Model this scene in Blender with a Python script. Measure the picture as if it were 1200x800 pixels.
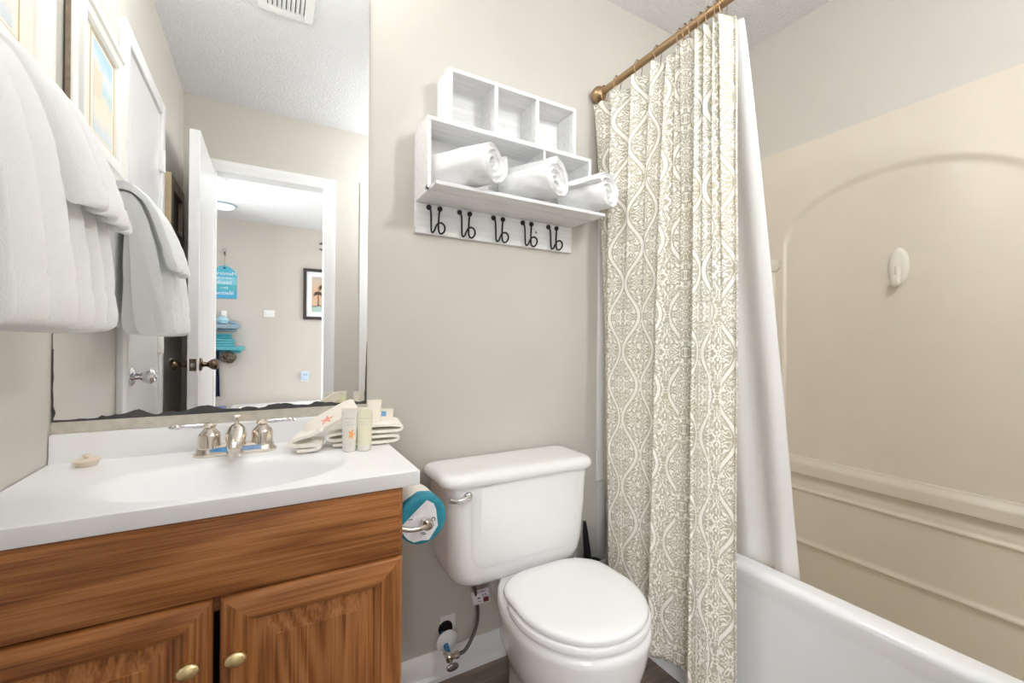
import bpy, bmesh, math, random
from mathutils import Vector, Matrix, noise as mnoise
random.seed(7)
R_ = math.radians
for o in list(bpy.data.objects): bpy.data.objects.remove(o)
C = bpy.context.scene.collection
scene = bpy.context.scene

# ------------------------------------------------------------------ camera, world, lights, exposure
CAMZ = 1.072
def make_camera():
    yaw, pit, rol = R_(29.48), R_(0.104), R_(0.469)
    F = Vector((math.sin(yaw)*math.cos(pit), math.cos(yaw)*math.cos(pit), math.sin(pit)))
    R = Vector((math.cos(yaw), -math.sin(yaw), 0)); U = R.cross(F)
    R2 = R*math.cos(rol)+U*math.sin(rol); U2 = -R*math.sin(rol)+U*math.cos(rol)
    cd = bpy.data.cameras.new('camera'); cam = bpy.data.objects.new('camera', cd); C.objects.link(cam)
    m = Matrix((R2, U2, -F)).transposed().to_4x4(); m.translation = (0, 0, CAMZ)
    cam.matrix_world = m
    cd.sensor_width = 36; cd.lens = 508.07/1200*36; cd.clip_start = 0.02
    scene.camera = cam
make_camera()

w = bpy.data.worlds.new('world'); scene.world = w; w.use_nodes = True
bg = w.node_tree.nodes['Background']; bg.inputs[0].default_value = (0.93, 0.96, 1.0, 1); bg.inputs[1].default_value = 1.0

def area_light(name, loc, rot, sx, sy, power, col=(1, 1, 1)):
    l = bpy.data.lights.new(name, 'AREA'); l.shape = 'RECTANGLE'; l.size = sx; l.size_y = sy
    l.energy = power; l.color = col
    o = bpy.data.objects.new(name, l); C.objects.link(o); o.location = loc; o.rotation_euler = rot
    return o
def point_light(name, loc, power, radius, col=(1, 1, 1)):
    l = bpy.data.lights.new(name, 'POINT'); l.energy = power; l.shadow_soft_size = radius; l.color = col
    o = bpy.data.objects.new(name, l); C.objects.link(o); o.location = loc
    return o
# added fill lights in the bedroom, out of view; no window is built
area_light('bedroom_fill_light', (2.3, -1.9, 1.5), (0, R_(90), 0), 1.6, 1.6, 18, (0.97, 0.985, 1.0))
area_light('doorway_fill_light', (-1.30, -2.05, 1.45), (R_(90), 0, R_(-40)), 1.3, 1.5, 38, (0.95, 0.975, 1.0))  # added to brighten toilet and tub through the doorway
FILL_LAMP = 40.0           # emission of the added, unseen fill globe in the bathroom
VANITY_BULB = 1.25          # watts in each of the three vanity bulbs

scene.view_settings.view_transform = 'Standard'
scene.view_settings.look = 'None'
scene.view_settings.exposure = 1.08
scene.view_settings.gamma = 1.0
scene.view_settings.use_curve_mapping = False
scene.cycles.max_bounces = 10
scene.cycles.diffuse_bounces = 6
scene.cycles.glossy_bounces = 6
scene.cycles.sample_clamp_indirect = 6

# ------------------------------------------------------------------ materials
def lin(c):
    r = []
    for v in c[:3]:
        v /= 255.0
        r.append(v/12.92 if v <= 0.04045 else ((v+0.055)/1.055)**2.4)
    return (r[0], r[1], r[2], 1)
class NT:
    def __init__(s, name):
        s.m = bpy.data.materials.new(name); s.m.use_nodes = True
        s.t = s.m.node_tree; s.b = s.t.nodes['Principled BSDF']
    def n(s, typ, **kw):
        x = s.t.nodes.new(typ)
        for k, v in kw.items():
            if k.startswith('i_'):
                x.inputs[k[2:].replace('_', ' ')].default_value = v
            else: setattr(x, k, v)
        return x
    def l(s, a, b): s.t.links.new(a, b)
    def math(s, op, a, b=None, c=None):
        x = s.t.nodes.new('ShaderNodeMath'); x.operation = op
        for i, v in enumerate((a, b, c)):
            if v is None: continue
            if isinstance(v, (int, float)): x.inputs[i].default_value = v
            else: s.l(v, x.inputs[i])
        return x.outputs[0]
    def ramp(s, fac, stops, interp='LINEAR'):
        x = s.t.nodes.new('ShaderNodeValToRGB'); x.color_ramp.interpolation = interp
        el = x.color_ramp.elements
        while len(el) < len(stops): el.new(0.5)
        for e, (p, c) in zip(el, stops): e.position = p; e.color = c
        s.l(fac, x.inputs[0]); return x.outputs[0]
    def mix(s, fac, a, b):
        x = s.t.nodes.new('ShaderNodeMix'); x.data_type = 'RGBA'
        for i, v in ((0, fac), (6, a), (7, b)):
            if isinstance(v, (int, float)): x.inputs[i].default_value = v
            elif isinstance(v, tuple): x.inputs[i].default_value = v
            else: s.l(v, x.inputs[i])
        return x.outputs[2]
    def bump(s, h, strength=0.3, dist=0.002):
        x = s.t.nodes.new('ShaderNodeBump'); x.inputs['Strength'].default_value = strength
        x.inputs['Distance'].default_value = dist; s.l(h, x.inputs['Height']); s.l(x.outputs[0], s.b.inputs['Normal'])
    def obco(s, scale=(1, 1, 1), loc=(0, 0, 0), kind='Object'):
        tc = s.n('ShaderNodeTexCoord'); mp = s.n('ShaderNodeMapping')
        mp.inputs['Scale'].default_value = scale; mp.inputs['Location'].default_value = loc
        s.l(tc.outputs[kind], mp.inputs[0]); return mp.outputs[0]
    def noise(s, co, scale, detail=3, rough=0.5, dist=0.0):
        x = s.n('ShaderNodeTexNoise'); x.inputs['Scale'].default_value = scale
        x.inputs['Detail'].default_value = detail; x.inputs['Roughness'].default_value = rough
        x.inputs['Distortion'].default_value = dist
        s.l(co, x.inputs['Vector']); return x.outputs[0]
def mat(name, rgb, rough=0.5, metal=0.0, var=0.0, vscale=8, bump=0.0, bscale=200, bdist=0.001, coat=0.0, spec=None, trans=0.0, sss=0.0, sheen=0.0):
    k = NT(name); b = k.b
    b.inputs['Roughness'].default_value = rough; b.inputs['Metallic'].default_value = metal
    base = lin(rgb)
    if var > 0:
        nz = k.noise(k.obco(), vscale, 4)
        d = tuple(max(0, c*(1-var)) for c in base[:3])+(1,); e = tuple(min(1, c*(1+var*0.6)) for c in base[:3])+(1,)
        k.l(k.ramp(nz, [(0.3, d), (0.7, e)]), b.inputs['Base Color'])
    else: b.inputs['Base Color'].default_value = base
    if bump > 0: k.bump(k.noise(k.obco(), bscale, 3, 0.6), bump, bdist)
    if coat: b.inputs['Coat Weight'].default_value = coat; b.inputs['Coat Roughness'].default_value = 0.05
    if spec is not None: b.inputs['Specular IOR Level'].default_value = spec
    if trans: b.inputs['Transmission Weight'].default_value = trans
    if sss:
        b.inputs['Subsurface Weight'].default_value = sss; b.inputs['Subsurface Scale'].default_value = 0.004
    if sheen: b.inputs['Sheen Weight'].default_value = sheen
    return k.m
M = {}
M['paint'] = mat('wall_paint', (205, 201, 193), 0.42, bump=0.25, bscale=160, bdist=0.0012, var=0.02, vscale=5)
M['bedpaint'] = mat('bedroom_paint', (202, 195, 186), 0.6, bump=0.15, bscale=130)
M['white'] = mat('white_gloss_paint', (238, 238, 238), 0.32, bump=0.05, bscale=60)
M['doorwhite'] = mat('door_paint', (232, 232, 234), 0.25, bump=0.04, bscale=30)
def popcorn():
    k = NT('popcorn_ceiling'); co = k.obco()
    k.b.inputs['Base Color'].default_value = lin((246, 246, 247)); k.b.inputs['Roughness'].default_value = 0.9
    h = k.math('ADD', k.noise(co, 85, 4, 0.65, 0.6), k.math('MULTIPLY', k.noise(co, 220, 2), 0.4))
    k.bump(h, 1.0, 0.012); return k.m
M['popcorn'] = popcorn()
M['porcelain'] = mat('porcelain', (241, 241, 241), 0.10, coat=0.4)
M['seatplastic'] = mat('seat_plastic', (240, 240, 240), 0.22)
M['marble'] = mat('cultured_marble', (246, 246, 247), 0.32, coat=0.0)
M['tubwhite'] = mat('tub_enamel', (240, 241, 242), 0.14, coat=0.3)
def surround():
    k = NT('beige_surround'); co = k.obco()
    nz = k.noise(co, 2.2, 4, 0.55)
    k.l(k.ramp(nz, [(0.3, lin((219, 210, 194))), (0.75, lin((227, 218, 203)))]), k.b.inputs['Base Color'])
    k.b.inputs['Roughness'].default_value = 0.27; k.b.inputs['Coat Weight'].default_value = 0.15
    k.bump(k.noise(co, 5, 2), 0.05, 0.01); return k.m
M['surround'] = surround()
M['chrome'] = mat('chrome', (225, 225, 228), 0.06, 1.0)
M['nickel'] = mat('polished_nickel', (226, 217, 206), 0.10, 1.0)
M['bluereflection'] = mat('painted_blue_reflection', (150, 185, 228), 0.08, 1.0, var=0.45, vscale=30)  # blue reflection put into the metal colour
M['brass'] = mat('polished_brass', (244, 222, 168), 0.28, 1.0)
M['bronze'] = mat('champagne_bronze', (178, 150, 116), 0.34, 1.0)
M['darkbronze'] = mat('antique_bronze', (112, 98, 80), 0.25, 1.0)
M['steel'] = mat('satin_steel', (160, 158, 155), 0.25, 1.0)
M['black'] = mat('black_metal', (18, 18, 20), 0.45)
M['blackplastic'] = mat('black_plastic', (22, 22, 25), 0.4)
M['greyplastic'] = mat('grey_plastic', (205, 205, 205), 0.4)
M['whiteplastic'] = mat('white_plastic', (236, 236, 234), 0.3)
def terry():
    k = NT('terry_cloth'); co = k.obco()
    k.b.inputs['Base Color'].default_value = lin((246, 246, 246)); k.b.inputs['Roughness'].default_value = 0.95
    k.b.inputs['Sheen Weight'].default_value = 0.25
    h = k.math('ADD', k.noise(co, 520, 3, 0.7), k.math('MULTIPLY', k.noise(co, 130, 2), 0.25))
    k.bump(h, 0.6, 0.003); return k.m
M['terry'] = terry()
M['cream_cloth'] = mat('cream_cloth', (255, 250, 241), 0.9, bump=0.3, bscale=500, sheen=0.2)
def painted_wood():
    k = NT('whitewashed_wood'); co = k.obco((2.5, 30, 30))
    nz = k.noise(co, 2.5, 4, 0.6)
    k.l(k.ramp(nz, [(0.25, lin((222, 222, 222))), (0.6, lin((238, 238, 238)))]), k.b.inputs['Base Color'])
    k.b.inputs['Roughness'].default_value = 0.55; k.bump(nz, 0.15, 0.001); return k.m
M['pwood'] = painted_wood()
def oak(name, vertical):
    k = NT(name)
    def co_(q, r): return k.obco((q, q, r) if vertical else (r, q, q))
    big = k.noise(co_(6, 0.5), 1.3, 2, 0.4, 0.25)
    wave = k.math('SINE', k.math('MULTIPLY', big, 95.0))
    fine = k.noise(co_(120, 1.6), 2.5, 3, 0.6)
    pores = k.noise(co_(170, 6), 1.2, 2, 0.5)
    tone = k.noise(co_(3, 1.0), 2.0, 2)
    f = k.math('ADD', k.math('MULTIPLY', wave, 0.08), k.math('ADD', k.math('MULTIPLY', fine, 0.50), k.math('ADD', k.math('MULTIPLY', pores, 0.36), k.math('MULTIPLY', tone, 0.14))))
    col = k.ramp(f, [(0.30, lin((112, 64, 31))), (0.44, lin((150, 93, 48))), (0.55, lin((173, 113, 63))), (0.70, lin((190, 131, 80)))])
    k.l(col, k.b.inputs['Base Color'])
    k.b.inputs['Roughness'].default_value = 0.36; k.bump(f, 0.12, 0.001); return k.m
M['oakh'] = oak('oak_horizontal', False); M['oakv'] = oak('oak_vertical', True)
def plank():
    k = NT('vinyl_plank'); co = k.obco((1.2, 14, 14))
    info = k.n('ShaderNodeObjectInfo')
    v = k.n('ShaderNodeVectorMath'); v.operation = 'ADD'; k.l(co, v.inputs[0])
    sc = k.math('MULTIPLY', info.outputs['Random'], 37.0); cb = k.n('ShaderNodeCombineXYZ')
    k.l(sc, cb.inputs[0]); k.l(sc, cb.inputs[1]); k.l(cb.outputs[0], v.inputs[1])
    nz = k.noise(v.outputs[0], 2.2, 5, 0.6, 0.4)
    k.l(k.ramp(nz, [(0.28, lin((88, 74, 66))), (0.5, lin((128, 112, 102))), (0.72, lin((160, 146, 136)))]), k.b.inputs['Base Color'])
    k.b.inputs['Roughness'].default_value = 0.4; return k.m
M['plank'] = plank()
M['grout'] = mat('floor_joint', (70, 60, 54), 0.8)
def mirror_mat():
    k = NT('mirror_silver'); k.b.inputs['Base Color'].default_value = (0.93, 0.945, 0.94, 1)
    k.b.inputs['Metallic'].default_value = 1; k.b.inputs['Roughness'].default_value = 0.0; return k.m
M['mirror'] = mirror_mat()
M['worn'] = mat('desilvered_edge', (74, 74, 74), 0.5, var=0.2, vscale=60)
M['caulk'] = mat('aged_caulk', (206, 200, 188), 0.7, var=0.12, vscale=50, bump=0.3, bscale=60)
M['tealpaper'] = mat('teal_paper', (44, 146, 168), 0.55, var=0.18, vscale=70, bump=0.2, bscale=200)
M['whitepaper'] = mat('white_paper', (236, 236, 240), 0.6, bump=0.5, bscale=45, bdist=0.004)
M['tissue'] = mat('quilted_tissue', (244, 238, 228), 0.9, bump=0.6, bscale=150, bdist=0.003)
M['ink'] = mat('dark_ink', (40, 40, 44), 0.6)
M['ivory'] = mat('ivory_plastic', (228, 222, 210), 0.3)
M['soap'] = mat('cream_soap', (236, 222, 202), 0.35, sss=0.2)
M['frame_white'] = mat('frame_white', (243, 241, 237), 0.35)
M['rawwood'] = mat('raw_wood_edge', (176, 156, 138), 0.7, var=0.2, vscale=60)
M['gold'] = mat('gold_line', (216, 190, 138), 0.45, 0.3)
M['tan'] = mat('tan_wood', (206, 186, 150), 0.6, var=0.1, vscale=25)
M['brownwood'] = mat('weathered_brown_wood', (166, 152, 134), 0.65, var=0.25, vscale=30)
M['darkgrey'] = mat('slate_panel', (96, 96, 96), 0.5)
M['darkframe'] = mat('dark_frame', (58, 50, 52), 0.5)
M['blueglass'] = mat('pale_blue_glaze', (168, 206, 222), 0.25, var=0.15, vscale=25)
M['bluegrey'] = mat('blue_grey_wood', (146, 168, 182), 0.6, var=0.15, vscale=40)
M['teal'] = mat('teal_cloth', (92, 172, 184), 0.85, var=0.12, vscale=30, bump=0.3, bscale=220)
M['navy'] = mat('navy_cloth', (54, 62, 92), 0.8, var=0.25, vscale=60)
M['navybox'] = mat('slate_blue_box', (84, 98, 138), 0.5, var=0.15, vscale=12)
M['wicker'] = mat('dark_wicker', (104, 92, 78), 0.7)
M['bed'] = mat('white_bedspread', (240, 240, 242), 0.9, bump=0.15, bscale=60)
def emis(name, col, st):
    k = NT(name); k.b.inputs['Emission Color'].default_value = col; k.b.inputs['Emission Strength'].default_value = st
    k.b.inputs['Base Color'].default_value = (0.9, 0.9, 0.9, 1); return k.m
M['glow'] = emis('lit_bulb', (1, 0.96, 0.9, 1), 3.0)
M['glowcool'] = emis('lit_diffuser', (0.95, 0.98, 1, 1), 0.55)
def liner_mat():
    k = NT('white_liner'); k.b.inputs['Base Color'].default_value = lin((251, 251, 251)); k.b.inputs['Roughness'].default_value = 0.5
    tr = k.n('ShaderNodeBsdfTranslucent'); tr.inputs[0].default_value = lin((251, 251, 251))
    mx = k.n('ShaderNodeMixShader'); mx.inputs[0].default_value = 0.45
    out = k.t.nodes['Material Output']
    k.l(k.b.outputs[0], mx.inputs[1]); k.l(tr.outputs[0], mx.inputs[2]); k.l(mx.outputs[0], out.inputs[0])
    return k.m
M['liner'] = liner_mat()
def tube_mat(name, rgb, alpha_tr=0.35):
    k = NT(name); k.b.inputs['Base Color'].default_value = lin(rgb); k.b.inputs['Roughness'].default_value = 0.25
    k.b.inputs['Transmission Weight'].default_value = alpha_tr; k.b.inputs['Subsurface Weight'].default_value = 0.2
    k.b.inputs['Subsurface Scale'].default_value = 0.01
    return k.m
M['tubeclear'] = tube_mat('frosted_tube', (252, 248, 240), 0.15)
M['tubeyellow'] = tube_mat('yellow_gel_tube', (253, 248, 222), 0.15)
M['tubewhite'] = mat('opaque_cream_tube', (246, 238, 226), 0.35)
M['orange'] = mat('orange_flower', (250, 178, 104), 0.5)
M['pink'] = mat('pink_flower', (246, 176, 156), 0.5)
M['greyprint'] = mat('grey_print', (190, 186, 180), 0.6)
M['blueprint'] = mat('sky_blue_print', (120, 176, 224), 0.5)
M['maroon'] = mat('maroon_print', (110, 36, 40), 0.6)
M['tagwhite'] = mat('label_white', (222, 220, 224), 0.5)
M['bluecopper'] = mat('blue_pipe', (52, 112, 156), 0.4)
M['braid'] = mat('braided_hose', (112, 108, 104), 0.4, 0.7, bump=0.8, bscale=900, bdist=0.001)

def damask():
    k = NT('damask_curtain'); tc = k.n('ShaderNodeTexCoord'); sp = k.n('ShaderNodeSeparateXYZ')
    k.l(tc.outputs['UV'], sp.inputs[0])
    u, v = sp.outputs[0], sp.outputs[1]          # metres
    P, W = 0.235, 0.190
    um = k.math('PINGPONG', k.math('ADD', u, 10*W), W/2)          # 0 .. W/2, mirrored
    ph = k.math('COSINE', k.math('MULTIPLY', v, 2*math.pi/P))
    edge = k.math('MULTIPLY_ADD', ph, W*0.135, W*0.25)
    d = k.math('ABSOLUTE', k.math('SUBTRACT', um, edge))
    band = k.math('LESS_THAN', d, 0.0050)
    # folded, mirrored coordinates give symmetric scroll work
    vm = k.math('PINGPONG', v, P/2)
    cb = k.n('ShaderNodeCombineXYZ'); k.l(um, cb.inputs[0]); k.l(vm, cb.inputs[1])
    inside = k.math('LESS_THAN', um, edge)
    k.l(k.math('MULTIPLY', inside, 0.37), cb.inputs[2])
    n1 = k.noise(cb.outputs[0], 46, 1, 0.45, 1.0)
    vo = k.n('ShaderNodeTexVoronoi'); vo.feature = 'DISTANCE_TO_EDGE'; vo.inputs['Scale'].default_value = 88
    vo.inputs['Randomness'].default_value = 0.9
    k.l(cb.outputs[0], vo.inputs['Vector'])
    worms = k.math('LESS_THAN', k.math('ABSOLUTE', k.math('SINE', k.math('MULTIPLY', n1, 17.0))), 0.58)
    cells = k.math('LESS_THAN', vo.outputs['Distance'], 0.10)
    vc = k.n('ShaderNodeTexVoronoi'); vc.inputs['Scale'].default_value = 45; vc.inputs['Randomness'].default_value = 0.5
    k.l(cb.outputs[0], vc.inputs['Vector'])
    dots = k.math('MULTIPLY', k.math('LESS_THAN', vc.outputs['Distance'], 0.26), k.math('GREATER_THAN', vc.outputs['Distance'], 0.14))
    scroll = k.math('MAXIMUM', worms, k.math('MULTIPLY', dots, 1.0))
    # plain halo next to the ogee band
    halo = k.math('MULTIPLY', k.math('LESS_THAN', d, 0.0095), k.math('GREATER_THAN', d, 0.0062))
    scroll = k.math('MULTIPLY', scroll, k.math('SUBTRACT', 1.0, halo))
    fac = k.math('MAXIMUM', band, scroll)
    nzc = k.noise(k.obco(), 5, 2)
    taupe = k.ramp(nzc, [(0.35, lin((192, 184, 160))), (0.65, lin((184, 181, 166)))])
    col = k.mix(fac, taupe, lin((248, 244, 236)))
    k.l(col, k.b.inputs['Base Color']); k.b.inputs['Roughness'].default_value = 0.85
    weave = k.noise(tc.outputs['UV'], 900, 2)
    k.bump(weave, 0.2, 0.001)
    return k.m
M['damask'] = damask()
def seascape():
    k = NT('pastel_seascape'); tc = k.n('ShaderNodeTexCoord'); sp = k.n('ShaderNodeSeparateXYZ')
    k.l(tc.outputs['Generated'], sp.inputs[0])
    nz = k.noise(tc.outputs['Generated'], 4, 4, 0.6, 0.5)
    z = k.math('ADD', sp.outputs[2], k.math('MULTIPLY', k.math('SUBTRACT', nz, 0.5), 0.35))
    sky = k.ramp(z, [(0.02, lin((214, 222, 228))), (0.22, lin((240, 232, 216))), (0.40, lin((240, 228, 206))), (0.52, lin((186, 214, 220))), (0.72, lin((228, 232, 234))), (0.9, lin((176, 208, 228)))])
    y = k.math('ADD', sp.outputs[1], k.math('MULTIPLY', k.math('SUBTRACT', nz, 0.5), 0.5))
    cliff = k.math('MULTIPLY', k.math('GREATER_THAN', y, 0.58), k.math('MULTIPLY', k.math('GREATER_THAN', z, 0.42), k.math('LESS_THAN', z, 0.74)))
    k.l(k.mix(cliff, sky, lin((238, 214, 194))), k.b.inputs['Base Color']); k.b.inputs['Roughness'].default_value = 0.5
    return k.m
M['seascape'] = seascape()
def sunset():
    k = NT('sunset_print'); tc = k.n('ShaderNodeTexCoord'); sp = k.n('ShaderNodeSeparateXYZ')
    k.l(tc.outputs['Generated'], sp.inputs[0]); nz = k.noise(tc.outputs['Generated'], 5, 3)
    z = k.math('ADD', sp.outputs[2], k.math('MULTIPLY', k.math('SUBTRACT', nz, 0.5), 0.15))
    k.l(k.ramp(z, [(0.0, lin((176, 200, 188))), (0.14, lin((170, 196, 186))), (0.17, lin((110, 110, 90))), (0.2, lin((216, 180, 150))), (0.6, lin((212, 176, 146))), (0.85, lin((206, 184, 160))), (1, lin((186, 180, 170)))]), k.b.inputs['Base Color'])
    return k.m
M['sunset'] = sunset()
def tealsign():
    k = NT('teal_striped_board'); tc = k.n('ShaderNodeTexCoord'); sp = k.n('ShaderNodeSeparateXYZ')
    k.l(tc.outputs['Generated'], sp.inputs[0])
    k.l(k.ramp(sp.outputs[2], [(0, lin((70, 170, 212))), (0.22, lin((80, 178, 192))), (0.42, lin((128, 198, 218))), (0.66, lin((84, 182, 208)))], 'CONSTANT'), k.b.inputs['Base Color'])
    return k.m
M['tealsign'] = tealsign()

# ------------------------------------------------------------------ mesh helpers
WL = {}                                           # world origin of every object used as a parent
def origin(o): return WL.get(o.name, Vector((0, 0, 0))) if o else Vector((0, 0, 0))
def obj(name, bm, m, parent=None, ang=38, smooth=True, subsurf=0):
    off = origin(parent)
    if off.length: bmesh.ops.translate(bm, verts=bm.verts, vec=-off)
    bmesh.ops.recalc_face_normals(bm, faces=bm.faces)
    if smooth:
        a = R_(ang)
        for f in bm.faces: f.smooth = True
        for e in bm.edges:
            if len(e.link_faces) == 2 and e.calc_face_angle(0) > a: e.smooth = False
    me = bpy.data.meshes.new(name); bm.to_mesh(me); bm.free()
    mats = m if isinstance(m, list) else [m]
    for q in mats: me.materials.append(M[q] if isinstance(q, str) else q)
    o = bpy.data.objects.new(name, me); C.objects.link(o)
    if parent: o.parent = parent
    WL[o.name] = off
    if subsurf:
        s = o.modifiers.new('subsurf', 'SUBSURF'); s.levels = subsurf; s.render_levels = subsurf
    return o
def tag(o, label=None, cat=None, group=None, kind=None):
    if label: o['label'] = label
    if cat: o['category'] = cat
    if group: o['group'] = group
    if kind: o['kind'] = kind
    return o
def thing(name, loc, label, cat, group=None):
    o = bpy.data.objects.new(name, None); C.objects.link(o); o.location = loc; o.empty_display_size = 0.05
    WL[o.name] = Vector(loc); return tag(o, label, cat, group)
def struct(name, bm, m, parent=None, label=None, **kw):
    o = obj(name, bm, m, parent, **kw)
    if parent is None: o['kind'] = 'structure'
    if label: o['label'] = label
    return o
def sthing(name, loc, label=None):
    o = bpy.data.objects.new(name, None); C.objects.link(o); o.location = loc; WL[o.name] = Vector(loc)
    o['kind'] = 'structure'
    if label: o['label'] = label
    return o
def dup(root, loc, label=None, group=None):
    r = root.copy(); C.objects.link(r); r.location = loc
    if label: r['label'] = label
    if group: r['group'] = group
    for ch in list(root.children):
        c = ch.copy(); C.objects.link(c); c.parent = r
        for g in list(ch.children):
            d = g.copy(); C.objects.link(d); d.parent = c
    return r
def BM(): return bmesh.new()
def merge(bm, t):
    me = bpy.data.meshes.new('t'); t.to_mesh(me); t.free(); bm.from_mesh(me); bpy.data.meshes.remove(me)
def box(bm, x0, x1, y0, y1, z0, z1, bev=0.0, seg=2, m=None):
    t = bmesh.new(); bmesh.ops.create_cube(t, size=1)
    for v in t.verts:
        v.co = Vector(((x0+x1)/2+v.co.x*(x1-x0), (y0+y1)/2+v.co.y*(y1-y0), (z0+z1)/2+v.co.z*(z1-z0)))
    if m: bmesh.ops.transform(t, matrix=m, verts=t.verts)
    if bev: bmesh.ops.bevel(t, geom=list(t.edges), offset=bev, segments=seg, profile=0.5, affect='EDGES')
    merge(bm, t); return bm
def loft(bm, rings, cap0=True, cap1=True, closed=True):
    vs = [[bm.verts.new(p) for p in r] for r in rings]; n = len(vs[0])
    for a, b in zip(vs, vs[1:]):
        for i in range(n if closed else n-1):
            j = (i+1) % n
            bm.faces.new((a[i], a[j], b[j], b[i]))
    if closed and cap0: bm.faces.new(vs[0][::-1])
    if closed and cap1: bm.faces.new(vs[-1])
    return bm
def frame_of(d):
    d = Vector(d).normalized(); up = Vector((0, 0, 1)) if abs(d.z) < 0.9 else Vector((1, 0, 0))
    a = d.cross(up).normalized(); return a, d.cross(a).normalized()
def tube(bm, pts, r, n=12, closed=False, cap=True):
    pts = [Vector(p) for p in pts]; rs = r if isinstance(r, list) else [r]*len(pts)
    N = len(pts); rings = []; a = None
    for i, p in enumerate(pts):
        if closed: d = pts[(i+1) % N]-pts[i-1]
        else: d = pts[min(i+1, N-1)]-pts[max(i-1, 0)]
        d.normalize()
        if a is None: a, b = frame_of(d)
        else:
            a = (a-d*a.dot(d)).normalized(); b = d.cross(a)
        rings.append([p+(a*math.cos(t)+b*math.sin(t))*rs[i] for t in [2*math.pi*k/n for k in range(n)]])
    if closed: rings.append(rings[0]); 
    if closed:
        vs = [[bm.verts.new(p) for p in rr] for rr in rings[:-1]]
        for i in range(N):
            A, B = vs[i], vs[(i+1) % N]
            for k in range(n): bm.faces.new((A[k], A[(k+1) % n], B[(k+1) % n], B[k]))
    else: loft(bm, rings, cap, cap)
    return bm
def lathe(bm, prof, loc, axis=(0, 0, 1), n=24, cap=True):
    d = Vector(axis).normalized(); a, b = frame_of(d); loc = Vector(loc)
    rings = [[loc+d*z+(a*math.cos(t)+b*math.sin(t))*max(r, 1e-4) for t in [2*math.pi*k/n for k in range(n)]] for r, z in prof]
    return loft(bm, rings, cap, cap)
def smooth_path(pts, it=2, closed=False):
    pts = [Vector(p) for p in pts]
    for _ in range(it):
        q = [] if closed else [pts[0]]
        rng = range(len(pts)) if closed else range(len(pts)-1)
        for i in rng:
            a, b = pts[i], pts[(i+1) % len(pts)]
            q += [a*0.75+b*0.25, a*0.25+b*0.75]
        if not closed: q.append(pts[-1])
        pts = q
    return pts
def prism(bm, poly, axis, t0, t1, bev=0.0):
    """poly in the plane across axis ('x': (y,z), 'y': (x,z), 'z': (x,y)), extruded t0..t1"""
    def P(a, b, t): return {'x': (t, a, b), 'y': (a, t, b), 'z': (a, b, t)}[axis]
    t = bmesh.new(); loft(t, [[P(a, b, t0) for a, b in poly], [P(a, b, t1) for a, b in poly]])
    bmesh.ops.recalc_face_normals(t, faces=t.faces)
    if bev: bmesh.ops.bevel(t, geom=list(t.edges), offset=bev, segments=2, profile=0.5, affect='EDGES')
    merge(bm, t); return bm
def frame_ring(bm, axis, t0, t1, outer, inner):
    """rectangular frame (a0,a1,b0,b1) outer/inner between t0 and t1 across axis"""
    a0, a1, b0, b1 = outer; c0, c1, d0, d1 = inner
    def bx(p0, p1, q0, q1):
        if axis == 'x': box(bm, t0, t1, p0, p1, q0, q1, 0.001, 1)
        elif axis == 'y': box(bm, p0, p1, t0, t1, q0, q1, 0.001, 1)
        else: box(bm, p0, p1, q0, q1, t0, t1, 0.001, 1)
    bx(a0, c0, b0, b1); bx(c1, a1, b0, b1); bx(c0, c1, b0, d0); bx(c0, c1, d1, b1)
    return bm
def grid(bm, f, nu, nv, uv=None):
    vs = [[bm.verts.new(f(i/nu, j/nv)) for j in range(nv+1)] for i in range(nu+1)]
    ly = bm.loops.layers.uv.new('UVMap') if uv else None
    for i in range(nu):
        for j in range(nv):
            fc = bm.faces.new((vs[i][j], vs[i+1][j], vs[i+1][j+1], vs[i][j+1]))
            if uv:
                for lp, (p, q) in zip(fc.loops, ((i, j), (i+1, j), (i+1, j+1), (i, j+1))): lp[ly].uv = uv(p/nu, q/nv)
    return bm
def text_mesh(name, s, size, m, parent, mw, ext=0.0004, align='CENTER'):
    cu = bpy.data.curves.new(name, 'FONT'); cu.body = s; cu.size = size; cu.extrude = ext; cu.align_x = align; cu.resolution_u = 3
    t = bpy.data.objects.new('t', cu); C.objects.link(t)
    dg = bpy.context.evaluated_depsgraph_get()
    me = bpy.data.meshes.new_from_object(t.evaluated_get(dg)); bpy.data.objects.remove(t)
    bm = BM(); bm.from_mesh(me); bpy.data.meshes.remove(me)
    bmesh.ops.transform(bm, matrix=mw, verts=bm.verts)
    return obj(name, bm, m, parent, smooth=False)
def ns(x, y, z): return mnoise.noise(Vector((x, y, z)))

# ------------------------------------------------------------------ setting
XL, XR, YB, YF, ZC = -0.41, 1.94, 1.325, -0.351, 2.44
BY = -3.20                                       # far wall of the bedroom
DX0, DX1, DZ = -0.262, 0.312, 2.037              # doorway
struct('wall_back', box(BM(), XL-0.1, XR+0.1, YB, YB+0.1, 0, ZC), 'paint', smooth=False)
struct('wall_left', box(BM(), XL-0.1, XL, YF, YB, 0, ZC), 'paint', smooth=False)
struct('wall_right', box(BM(), XR, XR+0.1, YF, YB, 0, ZC), 'paint', smooth=False)
bm = BM()
box(bm, XL-0.1, DX0-0.012, YF-0.1, YF, 0, ZC); box(bm, DX1+0.012, XR+0.1, YF-0.1, YF, 0, ZC); box(bm, DX0-0.012, DX1+0.012, YF-0.1, YF, DZ+0.012, ZC)
struct('wall_front', bm, 'paint', smooth=False)
struct('ceiling', box(BM(), -2.1, 2.6, BY-0.1, YB+0.1, ZC, ZC+0.1), 'popcorn', smooth=False)
fl = struct('floor', box(BM(), -2.1, 2.6, BY-0.1, YB+0.1, -0.1, -0.004), 'grout', smooth=False)
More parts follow.
